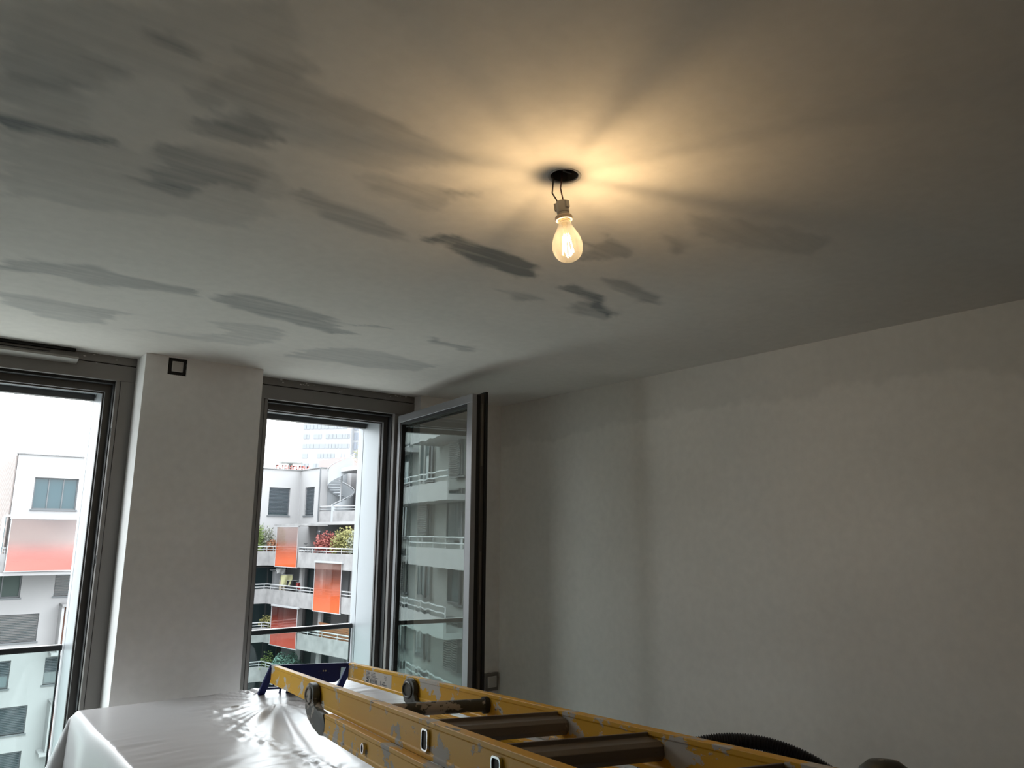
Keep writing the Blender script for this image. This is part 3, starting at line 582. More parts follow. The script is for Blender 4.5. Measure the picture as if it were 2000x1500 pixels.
# rating label on the inner side of the far rail
lb = slab('rating_label', mat('faded_label', (.48, .45, .41), .6), lad, .27, .62, *sorted((T(.3318), T(.3326))), -.058, -.012)
b = MB(); r = random.Random(4)
def mark(s0, s1, n0, n1): b.box(s0, s1, *sorted((T(.3310), T(.3319))), n0, n1)
for i in range(5):
    z = -.018-i*.0052
    mark(.285, .285+.045+r.uniform(-.01, .015), z-.0016, z); mark(.355, .40+r.uniform(0, .06), z-.0014, z)
for i in range(3): mark(.53+.004*i, .56-.003*i, -.022-.006*i, -.020-.006*i)
for i in range(14):                # round mark
    a0 = 2*PI*i/14; 
    if 4 < i < 8: continue
    mark(.302+.014*math.cos(a0)-.006, .302+.014*math.cos(a0)+.006, -.049+.006*math.sin(a0)-.002, -.049+.006*math.sin(a0)+.002)
mark(.345, .435, -.0445, -.043); mark(.345, .435, -.0565, -.055); mark(.345, .349, -.056, -.043); mark(.431, .435, -.056, -.043)
for s0, s1, z0, z1 in ((.356, .360, -.053, -.046), (.352, .364, -.0475, -.046), (.372, .386, -.0475, -.046), (.380, .386, -.052, -.046), (.370, .386, -.0535, -.052), (.396, .400, -.053, -.046), (.408, .412, -.053, -.046), (.414, .424, -.049, -.0465), (.414, .424, -.053, -.051)): mark(s0, s1, z0, z1)
mark(.485, .489, -.055, -.040); mark(.505, .565, -.053, -.050); mark(.512, .535, -.048, -.046); mark(.515, .54, -.044, -.042)
b.build('label_print', M_blk, lb)
# blue moulded foot
o = rrect(.205, -.036, .25, .076, .012)
b = MB(); b.prism([(.024, 0), (.332, 0), (.332, -.018), (.300, -.018), (.298, -.060), (.290, -.074), (.275, -.079), (.18, -.079), (.024, -.074)], lambda u, v, h_: (h_, T(u), v), -.020, -.006); bp = b.build('foot_crossplate', M_blue, lad, bevel=.002)
for t in (.222, .232): MB().lathe([(0, -.006), (.0035, -.006), (.0035, -.004), (0, -.004)], k=10, m=Matrix.Translation((0, T(t), -.030)) @ Matrix.Rotation(PI/2, 4, 'Y'), cap=False).build('rivet', M_chrome, bp)
for t0 in (0, .330):
    b = MB(); q = (.026)
    # leg blade leaning back and down
    def P(s, t, n): return (s, T(t), n)
    a = [P(.004, t0-.002, .001), P(.004, t0+.026, .001), P(-.085, t0-.008, -.137), P(-.085, t0-.036, -.137)]
    c = [P(-.018, t0-.002, .001), P(-.018, t0+.026, .001), P(-.118, t0-.008, -.137), P(-.118, t0-.036, -.137)]
    b.add(a+c, [(0,1,2,3), (4,5,6,7), (0,1,5,4), (1,2,6,5), (2,3,7,6), (3,0,4,7)]); b.build('foot_leg', M_blue, lad, bevel=.002)
b = MB()
def bar(s0, t0, n0, s1, t1, n1, r): b.tube([(s0, T(t0), n0), (s1, T(t1), n1)], r, 6)
bar(-.10, -.03, -.131, -.10, .37, -.131, .006); bar(-.072, -.015, -.098, -.072, .10, -.098, .005); bar(-.10, .06, -.131, -.055, .06, -.074, .005); bar(-.06, .025, -.09, -.045, .025, -.07, .004); b.build('foot_bars', M_blue, lad)
b = MB(); b.add([P(-.10, .085, -.131), P(-.10, .24, -.131), P(-.03, .24, -.075), P(-.03, .085, -.075), P(-.108, .085, -.131), P(-.108, .24, -.131), P(-.038, .24, -.075), P(-.038, .085, -.075)], [(0,1,2,3), (4,5,6,7), (0,1,5,4), (1,2,6,5), (2,3,7,6), (3,0,4,7)]); b.build('foot_web', M_blue, lad)
b = MB(); b.add([P(-.06, .372, -.070), P(-.004, .300, -.070), P(-.06, .30, -.074), P(0, .372, -.074)], [(0,1,2),(0,3,1)]); 
# dark round end knob beyond the far rail, lower right
MB().lathe([(0, .03), (.020, .028), (.033, .018), (.037, .0), (.037, -.045), (0, -.045)], k=28, cap=False, m=Matrix.Translation((2.66, T(.40), -.016))).build('end_knob', M_hook, lad, smooth=True)
MB().tube([(2.66, T(.35), -.045), (2.66, T(.40), -.045)], .010, 8).build('knob_stem', M_hook, lad)
# ------------------------------------------------------------------ corrugated hose, one loose coil lying on the sheet behind the ladder
M_hose = mat('black_ribbed_hose', (.012, .012, .014), .38)
hs = thing('vacuum_hose', 'black corrugated hose standing in a coil behind the ladder', 'hose', loc=(2.20, 1.56, .0))
path = []; rs = []
NS = 2400
for i in range(NS):
    u = i/(NS-1); a = math.radians(-120+560*u); R_ = .51+.004*math.sin(a*2)-.02*u; h_ = R_*math.cos(a); z = .540+R_*math.sin(a)*1.0; x = .60*h_+.06*u; y = -.78*h_+.05*u
    path.append((x, y, z)); rs.append(.024 if i % 4 < 2 else .0205)
MB().tube(path, .02, 14, rs=rs).build('hose', M_hose, hs, smooth=False)
e0 = Vector(path[0]); d0 = (e0-Vector(path[4])).normalized()
MB().tube([e0-d0*.01, e0+d0*.09], .029, 16).build('cuff', M_gasket, hs, smooth=True)
# ------------------------------------------------------------------ outside
EX = .27
def emat(name, c, *a, **k): return mat(name, tuple(q*EX for q in c), *a, **k)
def col(name, c, **k): return emat(name, c, k.pop('rough', .8), **k)
M_white = emat('white_render', (.80, .79, .80), .85, var=.04, vscale=.25)
M_cool = emat('pale_blue_render', (.72, .76, .80), .85)
M_conc = emat('weathered_concrete', (.56, .55, .555), .9, var=.2, vscale=1.6)
M_warm = emat('warm_render', (.85, .70, .58), .85)
M_pink = emat('pink_ribbed_render', (.86, .74, .70), .85)
M_blind = emat('blue_grey_blind_slat', (.30, .34, .39), .6)
M_blindl = emat('light_grey_blind_slat', (.56, .55, .55), .7)
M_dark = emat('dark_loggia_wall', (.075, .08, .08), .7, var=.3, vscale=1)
M_pane = mat('distant_window_glass', (.03, .05, .055), .08, spec=.8)
M_paneteal = mat('teal_window_glass', (.02, .045, .055), .06, spec=.5)
M_winfr = emat('grey_window_frame', (.25, .27, .29), .5)
M_railw = emat('white_steel_rail', (.85, .87, .9), .4)
M_curt = emat('greenish_curtain', (.16, .22, .20), .9)
# courtyard ground
slab('ground', mat('courtyard_paving', (.30, .31, .29), .9, var=.1), None, -70, 90, 4.3, 110, -18.3, -18, kind='structure')
FC = {}
def facade(parent, O, ud, u0, u1, z0, z1, holes, m, depth=.22, name='wall'):
    """upright wall sheet with real openings; O origin, ud horizontal unit vector; the street side is to the right of ud turned by -90 deg (towards -n)"""
    O = Vector(O); ud = Vector(ud).normalized(); n = Vector((-ud.y, ud.x, 0))     # n points into the building
    us = sorted({u0, u1, *[h[0] for h in holes], *[h[1] for h in holes]}); zs = sorted({z0, z1, *[h[2] for h in holes], *[h[3] for h in holes]})
    us = [u for u in us if u0 <= u <= u1]; zs = [z for z in zs if z0 <= z <= z1]
    b = MB(); P = lambda u, z, d=0: tuple(O + ud*u + n*d + Vector((0, 0, z)))
    for i in range(len(us)-1):
        for j in range(len(zs)-1):
            cu, cz = (us[i]+us[i+1])/2, (zs[j]+zs[j+1])/2
            if any(h[0] < cu < h[1] and h[2] < cz < h[3] for h in holes): continue
            b.add([P(us[i], zs[j]), P(us[i+1], zs[j]), P(us[i+1], zs[j+1]), P(us[i], zs[j+1])], [(0,1,2,3)])
    for a0, a1, c0, c1 in [h[:4] for h in holes]:
        q = [(a0, c0), (a1, c0), (a1, c1), (a0, c1)]
        for i in range(4):
            e, f = q[i], q[(i+1) % 4]; b.add([P(*e), P(*f), P(*f, depth), P(*e, depth)], [(0,1,2,3)])
    b.add([P(u0, z0, .6), P(u1, z0, .6), P(u1, z1, .6), P(u0, z1, .6), P(u0, z0), P(u1, z0), P(u1, z1), P(u0, z1)], [(0,1,2,3), (4,0,3,7), (1,5,6,2), (3,2,6,7)])
    b.build(name, m, parent)
    for h in holes:
        style = h[4] if len(h) > 4 else 'pane'
        window(parent, P, h, style, depth)
def pbox(b, P, u0, u1, z0, z1, d0, d1):
    b.add([P(u, z, d) for u in (u0, u1) for z in (z0, z1) for d in (d0, d1)], [(0,1,3,2),(4,6,7,5),(0,4,5,1),(2,3,7,6),(0,2,6,4),(1,5,7,3)])
def window(parent, P, h, style, depth):
    a0, a1, c0, c1 = h[:4]; b = MB(); f = .07
    pbox(b, P, a0, a0+f, c0, c1, depth-.06, depth); pbox(b, P, a1-f, a1, c0, c1, depth-.06, depth); pbox(b, P, a0+f, a1-f, c1-f, c1, depth-.06, depth); pbox(b, P, a0+f, a1-f, c0, c0+f, depth-.06, depth)
    pbox(b, P, a0-.08, a1+.08, c0-.10, c0, -.06, depth)
    w_ = a1-a0; k = 1
    if style in ('pane', 'teal', 'half', 'curtain'):
        k = max(1, round(w_/.95))
        for i in range(1, k): u = a0+w_*i/k; pbox(b, P, u-.03, u+.03, c0+f, c1-f, depth-.06, depth)
    wn = b.build('window', M_winfr, parent)
    mp = {'teal': M_paneteal, 'curtain': M_curt}.get(style, M_pane)
    for i in range(k):
        b = MB(); pbox(b, P, a0+w_*i/k, a0+w_*(i+1)/k-.001, c0, c1, depth, depth+.03); b.build('pane', mp, wn)
    if style in ('blind', 'blindl', 'half', 'blindgap'):
        lo = c0 if style in ('blind', 'blindl') else (c0+(c1-c0)*.48 if style == 'half' else c0+.13)
        b = MB(); z = c1-.06
        while z > lo:
            b.add([P(a0+.03, z, depth-.14), P(a1-.03, z, depth-.14), P(a1-.03, z-.055, depth-.09), P(a0+.03, z-.055, depth-.09), P(a0+.03, z-.012, depth-.14), P(a1-.03, z-.012, depth-.14), P(a1-.03, z-.067, depth-.09), P(a0+.03, z-.067, depth-.09)], [(0,1,2,3), (4,5,6,7), (0,1,5,4), (2,3,7,6)]); z -= .098
        b.build('blind', M_blindl if style == 'blindl' else M_blind, wn)
def shrub(name, label, c, r, n, leaf, col_, cat='shrub', tall=1.0, stems=5, spiky=False, group=None):
    t = thing(name, label, cat, group, loc=c); rr = random.Random(int(c[0]*31+c[1]*7)); b = MB(); sb = MB()
    for i in range(n):
        th = rr.uniform(0, 2*PI); ph = math.acos(rr.uniform(-.55, 1)); q = r*rr.uniform(.45, 1.0)*(1+.25*math.sin(th*3))
        p = Vector((q*math.sin(ph)*math.cos(th), q*math.sin(ph)*math.sin(th), r*.75*tall+q*tall*math.cos(ph)))
        if spiky: p.z *= rr.uniform(.5, 1.35)
        d = Vector((rr.gauss(0, 1), rr.gauss(0, 1), rr.gauss(0, 1) + (1.2 if spiky else 0))).normalized(); e = d.orthogonal().normalized()*leaf*(.18 if spiky else .45); L_ = leaf*rr.uniform(.7, 1.5)*(2.2 if spiky else 1)
        b.add([p, p+d*L_*.5+e, p+d*L_, p+d*L_*.5-e], [(0,1,2,3)])
    lv = b.build('foliage', col_, t, kind='stuff')
    for i in range(stems):
        th = rr.uniform(0, 2*PI); sb.tube([(0, 0, 0), (r*.3*math.cos(th), r*.3*math.sin(th), r*.6*tall), (r*.6*math.cos(th), r*.6*math.sin(th), r*1.2*tall)], .015, 4)
    sb.build('stem', col('twig_brown', (.14, .10, .07)), t)
    return t
RZ = 6.53          # roof height of the courtyard building
# ---- white building straight across the courtyard (seen through the left window and behind the pillar)
A = thing('apartment_building', 'white rendered flats across the courtyard with flat roof and blinds, seen through both windows', 'building')
YA = 57.0
hA = [(6.19, 8.68, 3.07, 5.09, 'teal'), (10.6, 12.2, 3.07, 5.09, 'blind'), (13.6, 15.2, 3.07, 5.09, 'blind'), (18.6, 20.97, 3.0, 5.12, 'blind'), (21.65, 23.32, 3.0, 5.12, 'blindgap')]
facade(A, (0, YA, 0), (1, 0, 0), 5.12, 24.1, -.75, RZ, hA, M_white)
hL = []
for z0, z1, wide, st_, nar in ((-2.41, -.82, 6.20, 'curtain', 'blindl'), (-5.10, -3.43, 7.38, 'blindl', None), (-7.78, -6.15, 6.20, 'half', 'half'), (-10.49, -8.88, 7.38, 'blind', None), (-13.1, -11.5, 7.36, 'blind', None)):
    hL.append((wide-3.0, wide, z0, z1, st_))
    if nar: hL.append((8.02, 9.3, z0, z1, nar))
    hL.append((11.4, 13.4, z0, z1, 'blindl')); hL.append((.4, 2.2, z0, z1, 'pane')) if wide > 7 else None
facade(A, (0, YA-.02, 0), (1, 0, 0), -1.5, 15.2, -18, -.75, hL, M_white)
slab('roof_coping', M_conc, A, 5.05, 24.2, YA-.08, YA+.5, RZ, RZ+.07)
MB().tube([(5.8, YA+.5, RZ+.07), (5.9, YA+.5, RZ+.24), (20, YA+.5, RZ+.24)], .03, 6).build('roof_rail', M_railw, A)
facade(A, (5.12, 75, 0), (0, -1, 0), 0, 17.95, -.75, RZ, [], M_pink, name='ribbed_side_wall')
b = MB()
for i in range(36): b.box(5.03, 5.12, 57.3+i*.48, 57.52+i*.48, -.75, RZ-.1)
b.build('wall_rib', M_pink, A, kind='stuff')
slab('roof', M_conc, A, 5.2, 24, YA+.6, 75, RZ-.3, RZ-.05)
slab('balcony_floor', M_white, A, -1.5, 9.5, YA-2.0, YA, -.98, -.78)
slab('parapet', M_conc, A, -1.5, 4.98, YA-2.02, YA-1.9, -.78, .30)
b = MB()
for z in (.48, .66): b.tube([(-1.5, YA-1.96, z), (4.95, YA-1.96, z)], .03, 6)
for x in (0, 1.6, 3.2, 4.9): b.tube([(x, YA-1.96, .3), (x, YA-1.96, .66)], .025, 6)
b.build('handrail', M_railw, A)
# projecting loggia boxes with thin side walls
for z in (-5.75, -11.55):
    lg = empty('bay'); lg.parent = A
    slab('side_panel', M_white, lg, 8.42, 8.56, YA-1.2, YA, z, z+2.75); slab('bay_roof', M_conc, lg, 8.42, 10.8, YA-1.3, YA, z+2.75, z+2.9); slab('bay_floor', M_white, lg, 8.1, 10.8, YA-1.4, YA, z-.15, z)
    slab('bay_back', emat('rust_brown_panel', (.30, .12, .07), .7), lg, 8.57, 10.8, YA-.3, YA-.1, z, z+2.7)
# glass wind screens
def screen(name_, p0, p1, z0, z1, zf, colr, label):
    t = thing('glass_screen', label, 'wind screen', 'orange tinted balcony wind screens', loc=(p0[0], p0[1], z0)); d = Vector((p1[0]-p0[0], p1[1]-p0[1], 0)); n_ = Vector((-d.y, d.x, 0)).normalized()*.03
    m_ = glass(name_, tint=(.86, .82, .80), f0=.06, grad=(0, zf-z0, colr)); 
    def P(u, z, dd): return tuple(d*u + n_*dd/.03 + Vector((0, 0, z-z0)))
    b = MB(); pbox(b, P, .01, .99, z0, z1, 0, .03); b.build('tinted_pane', m_, t)
    b = MB(); pbox(b, P, -.01, 1.01, z1, z1+.12, -.05, .10); b.build('screen_rail', M_railw, t); b = MB(); pbox(b, P, -.01, 1.01, z0-.05, z0, -.03, .06); b.build('screen_rail', M_railw, t)
    for u in (0, .985): b = MB(); pbox(b, P, u, u+.012, z0, z1, -.02, 0); b.build('mullion', M_railw, t)
    return t
OR = (.36, .07, .025); RD = (.27, .05, .035)
sc = screen('red_tinted_glass', (5.0, YA-2.08), (8.75, YA-2.08), -.70, 2.40, 1.3, RD, 'wide red tinted glass box front with white rail, seen through the left window')
slab('canopy', M_white, A, 4.8, 9.2, YA-2.1, YA, 2.52, 2.66)
slab('corner_pane', M_paneteal, A, 4.72, 4.76, YA-2.0, YA-.1, .3, 2.5)
t = thing('garden_chair', 'white wire garden chair behind the red glass on the far terrace', 'chair', loc=(7.2, YA-1.1, -.78))
for x in (-.25, .25):
    for y in (-.25, .25): MB().tube([(x, y, 0), (x*.95, y, .45)], .022, 5).build('leg', M_railw, t)
MB().box(-.28, .28, -.28, .28, .45, .49).build('seat', M_railw, t)
b = MB()
for i in range(7): b.tube([(-.26+i*.087, .27, .47), (-.26+i*.087, .33, .95)], .016, 5)
b.tube([(-.28, .33, .95), (.28, .33, .95)], .025, 5); b.build('backrest', M_railw, t)
t = thing('terrace_table', 'small white table behind the red glass on the far terrace', 'table', loc=(6.1, YA-1.0, -.78))
MB().box(-.5, .5, -.35, .35, .98, 1.03).build('tabletop', M_railw, t); 
for x in (-.45, .45):
    for y in (-.3, .3): MB().tube([(x, y, 0), (x, y, .98)], .022, 5).build('leg', M_railw, t)
# ---- wing that comes towards us on the right, balconies wrapping the inner corner
B = thing('apartment_building', 'balcony wing with concrete parapets on the right of the courtyard', 'building')
C0 = Vector((21.3, 55.3, 0)); E = Vector((1.6, -11.6, 0)).normalized(); LEN = 17.5
def onB(az, off=0):     # point on the balcony front line at a compass angle seen from the room
    a = math.radians(az); dx, dy = math.sin(a), math.cos(a); O = C0+Vector((-E.y, E.x, 0))*off
    k = (O.x*E.y-O.y*E.x)/(dx*E.y-dy*E.x); return Vector((dx*k, dy*k, 0))
NB = Vector((-E.y, E.x, 0))   # into the building (+x)
if NB.x < 0: NB = -NB
def slabB(name, m, z0, z1, d0, d1, u0=0, u1=LEN, parent=B, left=None):
    b = MB(); P = lambda u, z, d: tuple(C0+E*u+NB*d+Vector((0, 0, z))); pbox(b, P, u0, u1, z0, z1, d0, d1); return b.build(name, m, parent)
levels = [-.68, -3.37, -6.06, -8.75, -11.44, -14.1]
for li, zb in enumerate(levels):
    zt = zb+1.02
    # left leg across the far side
    slab('balcony_floor', M_white, B, 15.2, 25.5, 55.3, 59.0, zb, zb+.22)
    slab('parapet', M_conc, B, 15.2, 21.32, 55.22, 55.36, zb, zt)
    slabB('balcony_floor', M_white, zb, zb+.22, .06, 3.2)
    if li == 0:
        slabB('parapet', M_conc, zb, zt, -.07, .07)
    else: slabB('parapet', M_conc, zb, zt, -.07, .07)
    for hz in (.14, .34):
        b = MB(); b.tube([(15.2, 55.27, zt+hz), (21.3, 55.27, zt+hz), tuple(C0+E*LEN+Vector((0, 0, zt+hz)))], .045 if hz > .2 else .03, 6); b.build('handrail', M_railw, B)
    b = MB()
    for q in range(4): b.tube([(16+q*1.7, 55.27, zt), (16+q*1.7, 55.27, zt+.34)], .025, 5)
    for q in range(10): p = C0+E*(q*1.75+.6); b.tube([(p.x, p.y, zt), (p.x, p.y, zt+.34)], .025, 5)
    b.build('rail_post', M_railw, B, kind='stuff')
    if li > 0:
        # recessed back walls under the slab above
        z1 = levels[li-1]
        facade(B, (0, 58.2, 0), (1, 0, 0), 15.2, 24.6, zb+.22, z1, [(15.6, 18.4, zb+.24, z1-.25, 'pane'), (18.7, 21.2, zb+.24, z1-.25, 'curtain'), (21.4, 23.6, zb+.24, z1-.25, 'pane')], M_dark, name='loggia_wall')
        O = C0+NB*2.4
        hs_ = [(1.2, 2.6, zb+.24, z1-.2, 'pane'), (3.6, 4.9, zb+.24, z1-.2, 'pane'), (6.8, 8.6, zb+.24, z1-.2, 'curtain'), (10.0, 11.8, zb+.24, z1-.2, 'pane'), (13, 15, zb+.24, z1-.2, 'blind')]
        facade(B, tuple(O), tuple(E), -1.5, LEN, zb+.22, z1, hs_, M_cool if li % 2 else M_white, name='loggia_wall')
        for q in (2.9, 5.6, 9.2): slabB('post', M_white, zb+.22, z1, .9, 1.1, q, q+.35)
        slabB('partition', M_white, zb+.22, z1, .1, 2.4, LEN-.3, LEN)
    else:
        pass
slab('end_wall', M_white, B, 27.3, 27.6, 33, 62, -18, 2.3)
# upper storey of the wing, set back from the balcony front
XB = 24.1
facade(B, (XB, 56.98, 0), (0, -1, 0), 0, 3.72, -.46, RZ, [(1.0, 2.75, 3.0, 5.15, 'blindgap')], M_white)
slab('roof_coping', M_conc, B, XB-.08, XB+.5, 53.2, 57.0, RZ, RZ+.07)
MB().tube([(XB-.05, 53.25, -.4), (XB-.05, 53.25, RZ)], .05, 6).build('downpipe', M_winfr, B)
slab('roof_deck', M_conc, B, XB+.3, 40, 53.9, 62, RZ-.3, RZ-.05)
# recess behind the spiral stair, terrace one floor up
facade(B, (XB+.3, 53.3, 0), (1, 0, 0), 0, 1.9, -.46, RZ-.05, [], M_cool)
slab('recess_corner', M_white, B, 26.3, 27.2, 52.6, 54, -.46, RZ)
facade(B, (26.9, 53.3, 0), (0, -1, 0), 0, 6.3, 2.5, RZ+.25, [(2.6, 4.9, 2.6, 5.2, 'blind')], M_white)
slab('terrace_floor', M_white, B, XB-.1, 27.2, 47.2, 53.3, 2.28, 2.5)
b = MB(); TP = [(XB+.02, 53.3), (XB+.05, 52.9), (25.05, 48.5), (25.9, 47.3)]
for (xa, ya), (xb, yb) in zip(TP[:-1], TP[1:]):
    b.add([(xa, ya, 2.28), (xb, yb, 2.28), (xb, yb, 3.28), (xa, ya, 3.28), (xa+.14, ya+.05, 2.28), (xb+.14, yb+.05, 2.28), (xb+.14, yb+.05, 3.28), (xa+.14, ya+.05, 3.28)], [(0,1,2,3), (4,5,6,7), (3,2,6,7), (0,1,5,4), (0,3,7,4), (1,2,6,5)])
b.build('parapet', M_conc, B)
MB().tube([(x+.05, y, 3.62) for x, y in TP], .05, 6).build('handrail', M_railw, B); MB().tube([(x+.05, y, 3.40) for x, y in TP], .03, 6).build('handrail', M_railw, B)
facade(B, (26.0, 53.3, 0), (0, -1, 0), 0, 16, -.46, 2.28, [(1.5, 2.9, .2, 1.6, 'pane'), (4.5, 6, -.2, 1.7, 'pane')], M_warm)
# white tower block closing the right edge, planter on its roof
facade(B, (24.85, 47.4, 0), (1, 0, 0), 0, 4, -.46, 6.15, [(.30, .42, 1.5, 4.7, 'pane')], M_white)
slab('roof_coping', M_white, B, 24.75, 29, 47.2, 52, 6.15, 6.45)
slab('rooftop_room', emat('faded_pink_render', (.80, .62, .60), .85), B, 26.0, 31, 54, 58, RZ-.2, RZ+1.0)
# spiral stair
ss = thing('spiral_staircase', 'white spiral staircase with solid curved guard on the far upper terrace', 'staircase', loc=(25.25, 52.1, 2.5))
MB().tube([(0, 0, 0), (0, 0, 5.1)], .07, 10).build('centre_pole', M_railw, ss, smooth=True)
M_tread = mat('stair_tread_grey', (.50, .52, .55), .6)
for i in range(20):
    a = math.radians(205+i*23); z = .2+i*.195; a1 = a+math.radians(25)
    b = MB(); b.prism([(.06*math.cos(a), .06*math.sin(a)), (.95*math.cos(a), .95*math.sin(a)), (.95*math.cos(a1), .95*math.sin(a1)), (.06*math.cos(a1), .06*math.sin(a1))], lambda u, v, h_: (u, v, h_), z, z+.045); b.build('tread', M_tread, ss)
b = MB(); n = 72; V = []
for i in range(n+1):
    a = math.radians(205+i*20*23/n); z = .1+i/n*3.9
    for r_, dz in ((.97, -.15), (.97, 1.0), (1.0, 1.0), (1.0, -.15)): V.append((r_*math.cos(a), r_*math.sin(a), z+dz))
F = [(i*4+j, i*4+(j+1) % 4, i*4+4+(j+1) % 4, i*4+4+j) for i in range(n) for j in range(4)] + [(0,1,2,3), (n*4, n*4+1, n*4+2, n*4+3)]
b.add(V, F); b.build('curved_guard', M_cool, ss, smooth=True)
MB().tube([(1.02*math.cos(math.radians(205+i*20*23/40)), 1.02*math.sin(math.radians(205+i*20*23/40)), 1.2+i/40*3.9) for i in range(41)], .03, 6).build('handrail', M_railw, ss, smooth=True)
# roof-terrace glass box on the wing and the tinted screens
def scr(name_, az0, az1, z0, z1, zf, c_, label, off=-.14):
    a, b_ = onB(az0, off), onB(az1, off); return screen(name_, (a.x, a.y), (b_.x, b_.y), z0, z1, zf, c_, label)
scr('orange_glass_top', 21.5, 23.0, levels[0], 2.10, levels[0]+2.0, OR, 'orange glass screen beside the bamboo on the far roof terrace', -.14)
scr('orange_glass_mid', 24.30, 26.22, levels[1]-.02, levels[1]+3.1, levels[1]+2.5, OR, 'tall orange glass screen on the middle balcony of the right wing')
scr('orange_glass_low', 21.5, 23.3, levels[2]-.02, levels[2]+2.6, levels[2]+2.3, RD, 'red tinted glass screen behind our black handrail, lower balcony')
a, b_ = onB(21.45), onB(24.0)
b = MB(); b.prism([(a.x-.2, a.y), (b_.x-.2, b_.y), (b_.x+1.2, b_.y+.2), (a.x+3, a.y+.5)], lambda u, v, h_: (u, v, h_), 2.18, 2.32); b.build('terrace_canopy', M_conc, B)
# planting and belongings on the terraces
M_bam = col('bamboo_green', (.22, .32, .06)); M_yg = col('yellow_green_leaf', (.42, .40, .12)); M_redl = col('red_leaf', (.48, .10, .08)); M_orl = col('orange_leaf', (.62, .26, .12)); M_bg = col('blue_green_leaf', (.16, .33, .26)); M_gl = col('grey_green_leaf', (.34, .36, .26))
def planter(p, w_=1.0):
    pass
def at(az, d): a = math.radians(az); return (math.sin(a)*d, math.cos(a)*d)
z = levels[0]+.22
def bed(az, off, dz=.65): p = onB(az, off); return (p.x, p.y, z+dz)
def planted(*a, depth=.6, base=.65, wid=1.0, **k):
    t = shrub(*a, **k); t.scale = (1, depth, 1)
    MB().box(-wid*.5, wid*.5, -.4, .4, -base, .05).build('planter', M_conc, t); return t
planted('bamboo', 'dense green bamboo at the left end of the far roof terrace', (20.15, 56.1, z+.65), 1.0, 2600, .20, M_bam, 'plant', tall=1.0, spiky=True, wid=1.6)
planted('shrub', 'thin grey-green branches above the bamboo, far terrace', (21.35, 56.2, z+.65), .75, 420, .14, M_gl, tall=1.5, wid=.7)
planted('shrub', 'small orange-leaved shrub between bamboo and orange glass', (21.75, 56.0, z+.65), .45, 700, .15, M_orl, tall=1.2, wid=.6)
planted('shrub', 'red-leaved bush right of the lamp post on the far terrace', bed(25.15, 1.0), .85, 2200, .15, M_redl, tall=.95, wid=1.3)
planted('shrub', 'broad yellow-green bush beside the red bush, far terrace', bed(26.45, 1.1), .95, 2400, .15, M_yg, tall=1.05, wid=1.5)
planted('shrub', 'olive bush at the right end of the far terrace', bed(27.5, 1.1), .8, 1500, .15, M_gl, tall=1.3, wid=1.1)
shrub('shrub', 'tall green plant in the rooftop planter, top right', (25.35, 48.6, 6.45), .55, 900, .15, M_yg, tall=1.7, spiky=True)
def pot(c, r=.3, h=.4, m=None, label='', cat='plant pot'):
    t = thing('plant_pot', label, cat, loc=c); MB().lathe([(0, 0), (r*.75, 0), (r, h), (r*1.05, h), (r*1.05, h+.04), (r*.9, h+.04), (r*.85, h-.03), (0, h-.03)], k=18, cap=False).build('pot', m or M_conc, t, smooth=True)
shrub('shrub', 'yellow-green potted plant on the lower left balcony corner', (*at(21.25, 59.6), levels[2]+.9), .45, 600, .14, M_yg)
shrub('shrub', 'leafy green plants behind our glass railing, lower right balcony', (*at(25.9, 53.4), levels[3]+1.8+1.0), .75, 1400, .14, M_gl, tall=.8)
shrub('shrub', 'blue-green hydrangea-like bush on the lowest visible balcony', (*at(22.9, 57.2), levels[3]+.85), .95, 2000, .15, M_bg, tall=.75)
shrub('shrub', 'trailing green climber left of the blue-green bush', (*at(21.5, 59.2), levels[3]+.3), .45, 500, .12, M_bam, tall=2.0)
t = thing('lamp_post', 'slim white lamp post with dark lantern on the far terrace', 'lamp', loc=(*at(24.45, 54.6), z))
MB().tube([(0, 0, 0), (0, 0, 1.9)], .05, 8).build('post', M_railw, t); MB().lathe([(0, 1.9), (.10, 1.92), (.16, 2.2), (.18, 2.22), (.05, 2.32), (0, 2.34)], k=12, cap=False).build('lantern', M_blk, t)
t = thing('bicycle', 'dark bicycle leaning in the glass box on the far terrace', 'bicycle', loc=(*at(23.8, 56.4), z+.35)); t.rotation_euler = (0, 0, math.radians(-20))
for x, nm in ((-.52, 'wheel'), (.52, 'wheel')):
    MB().tube([(x+.34*math.cos(2*PI*i/24), 0, .36+.34*math.sin(2*PI*i/24)) for i in range(25)], .03, 6, cap=False).build(nm, M_blk, t)
b = MB()
for p in ([(-.52, 0, .36), (-.1, 0, .36), (.35, 0, .85), (-.2, 0, .85), (-.52, 0, .36)], [(-.1, 0, .36), (-.24, 0, 1.0)], [(.52, 0, .36), (.33, 0, 1.05), (.25, .2, 1.08)], [(.33, 0, 1.05), (.25, -.2, 1.08)]): b.tube(p, .025, 6)
b.build('frame', M_winfr, t); MB().box(-.38, -.12, -.07, .07, 1.0, 1.06).build('saddle', M_blk, t)
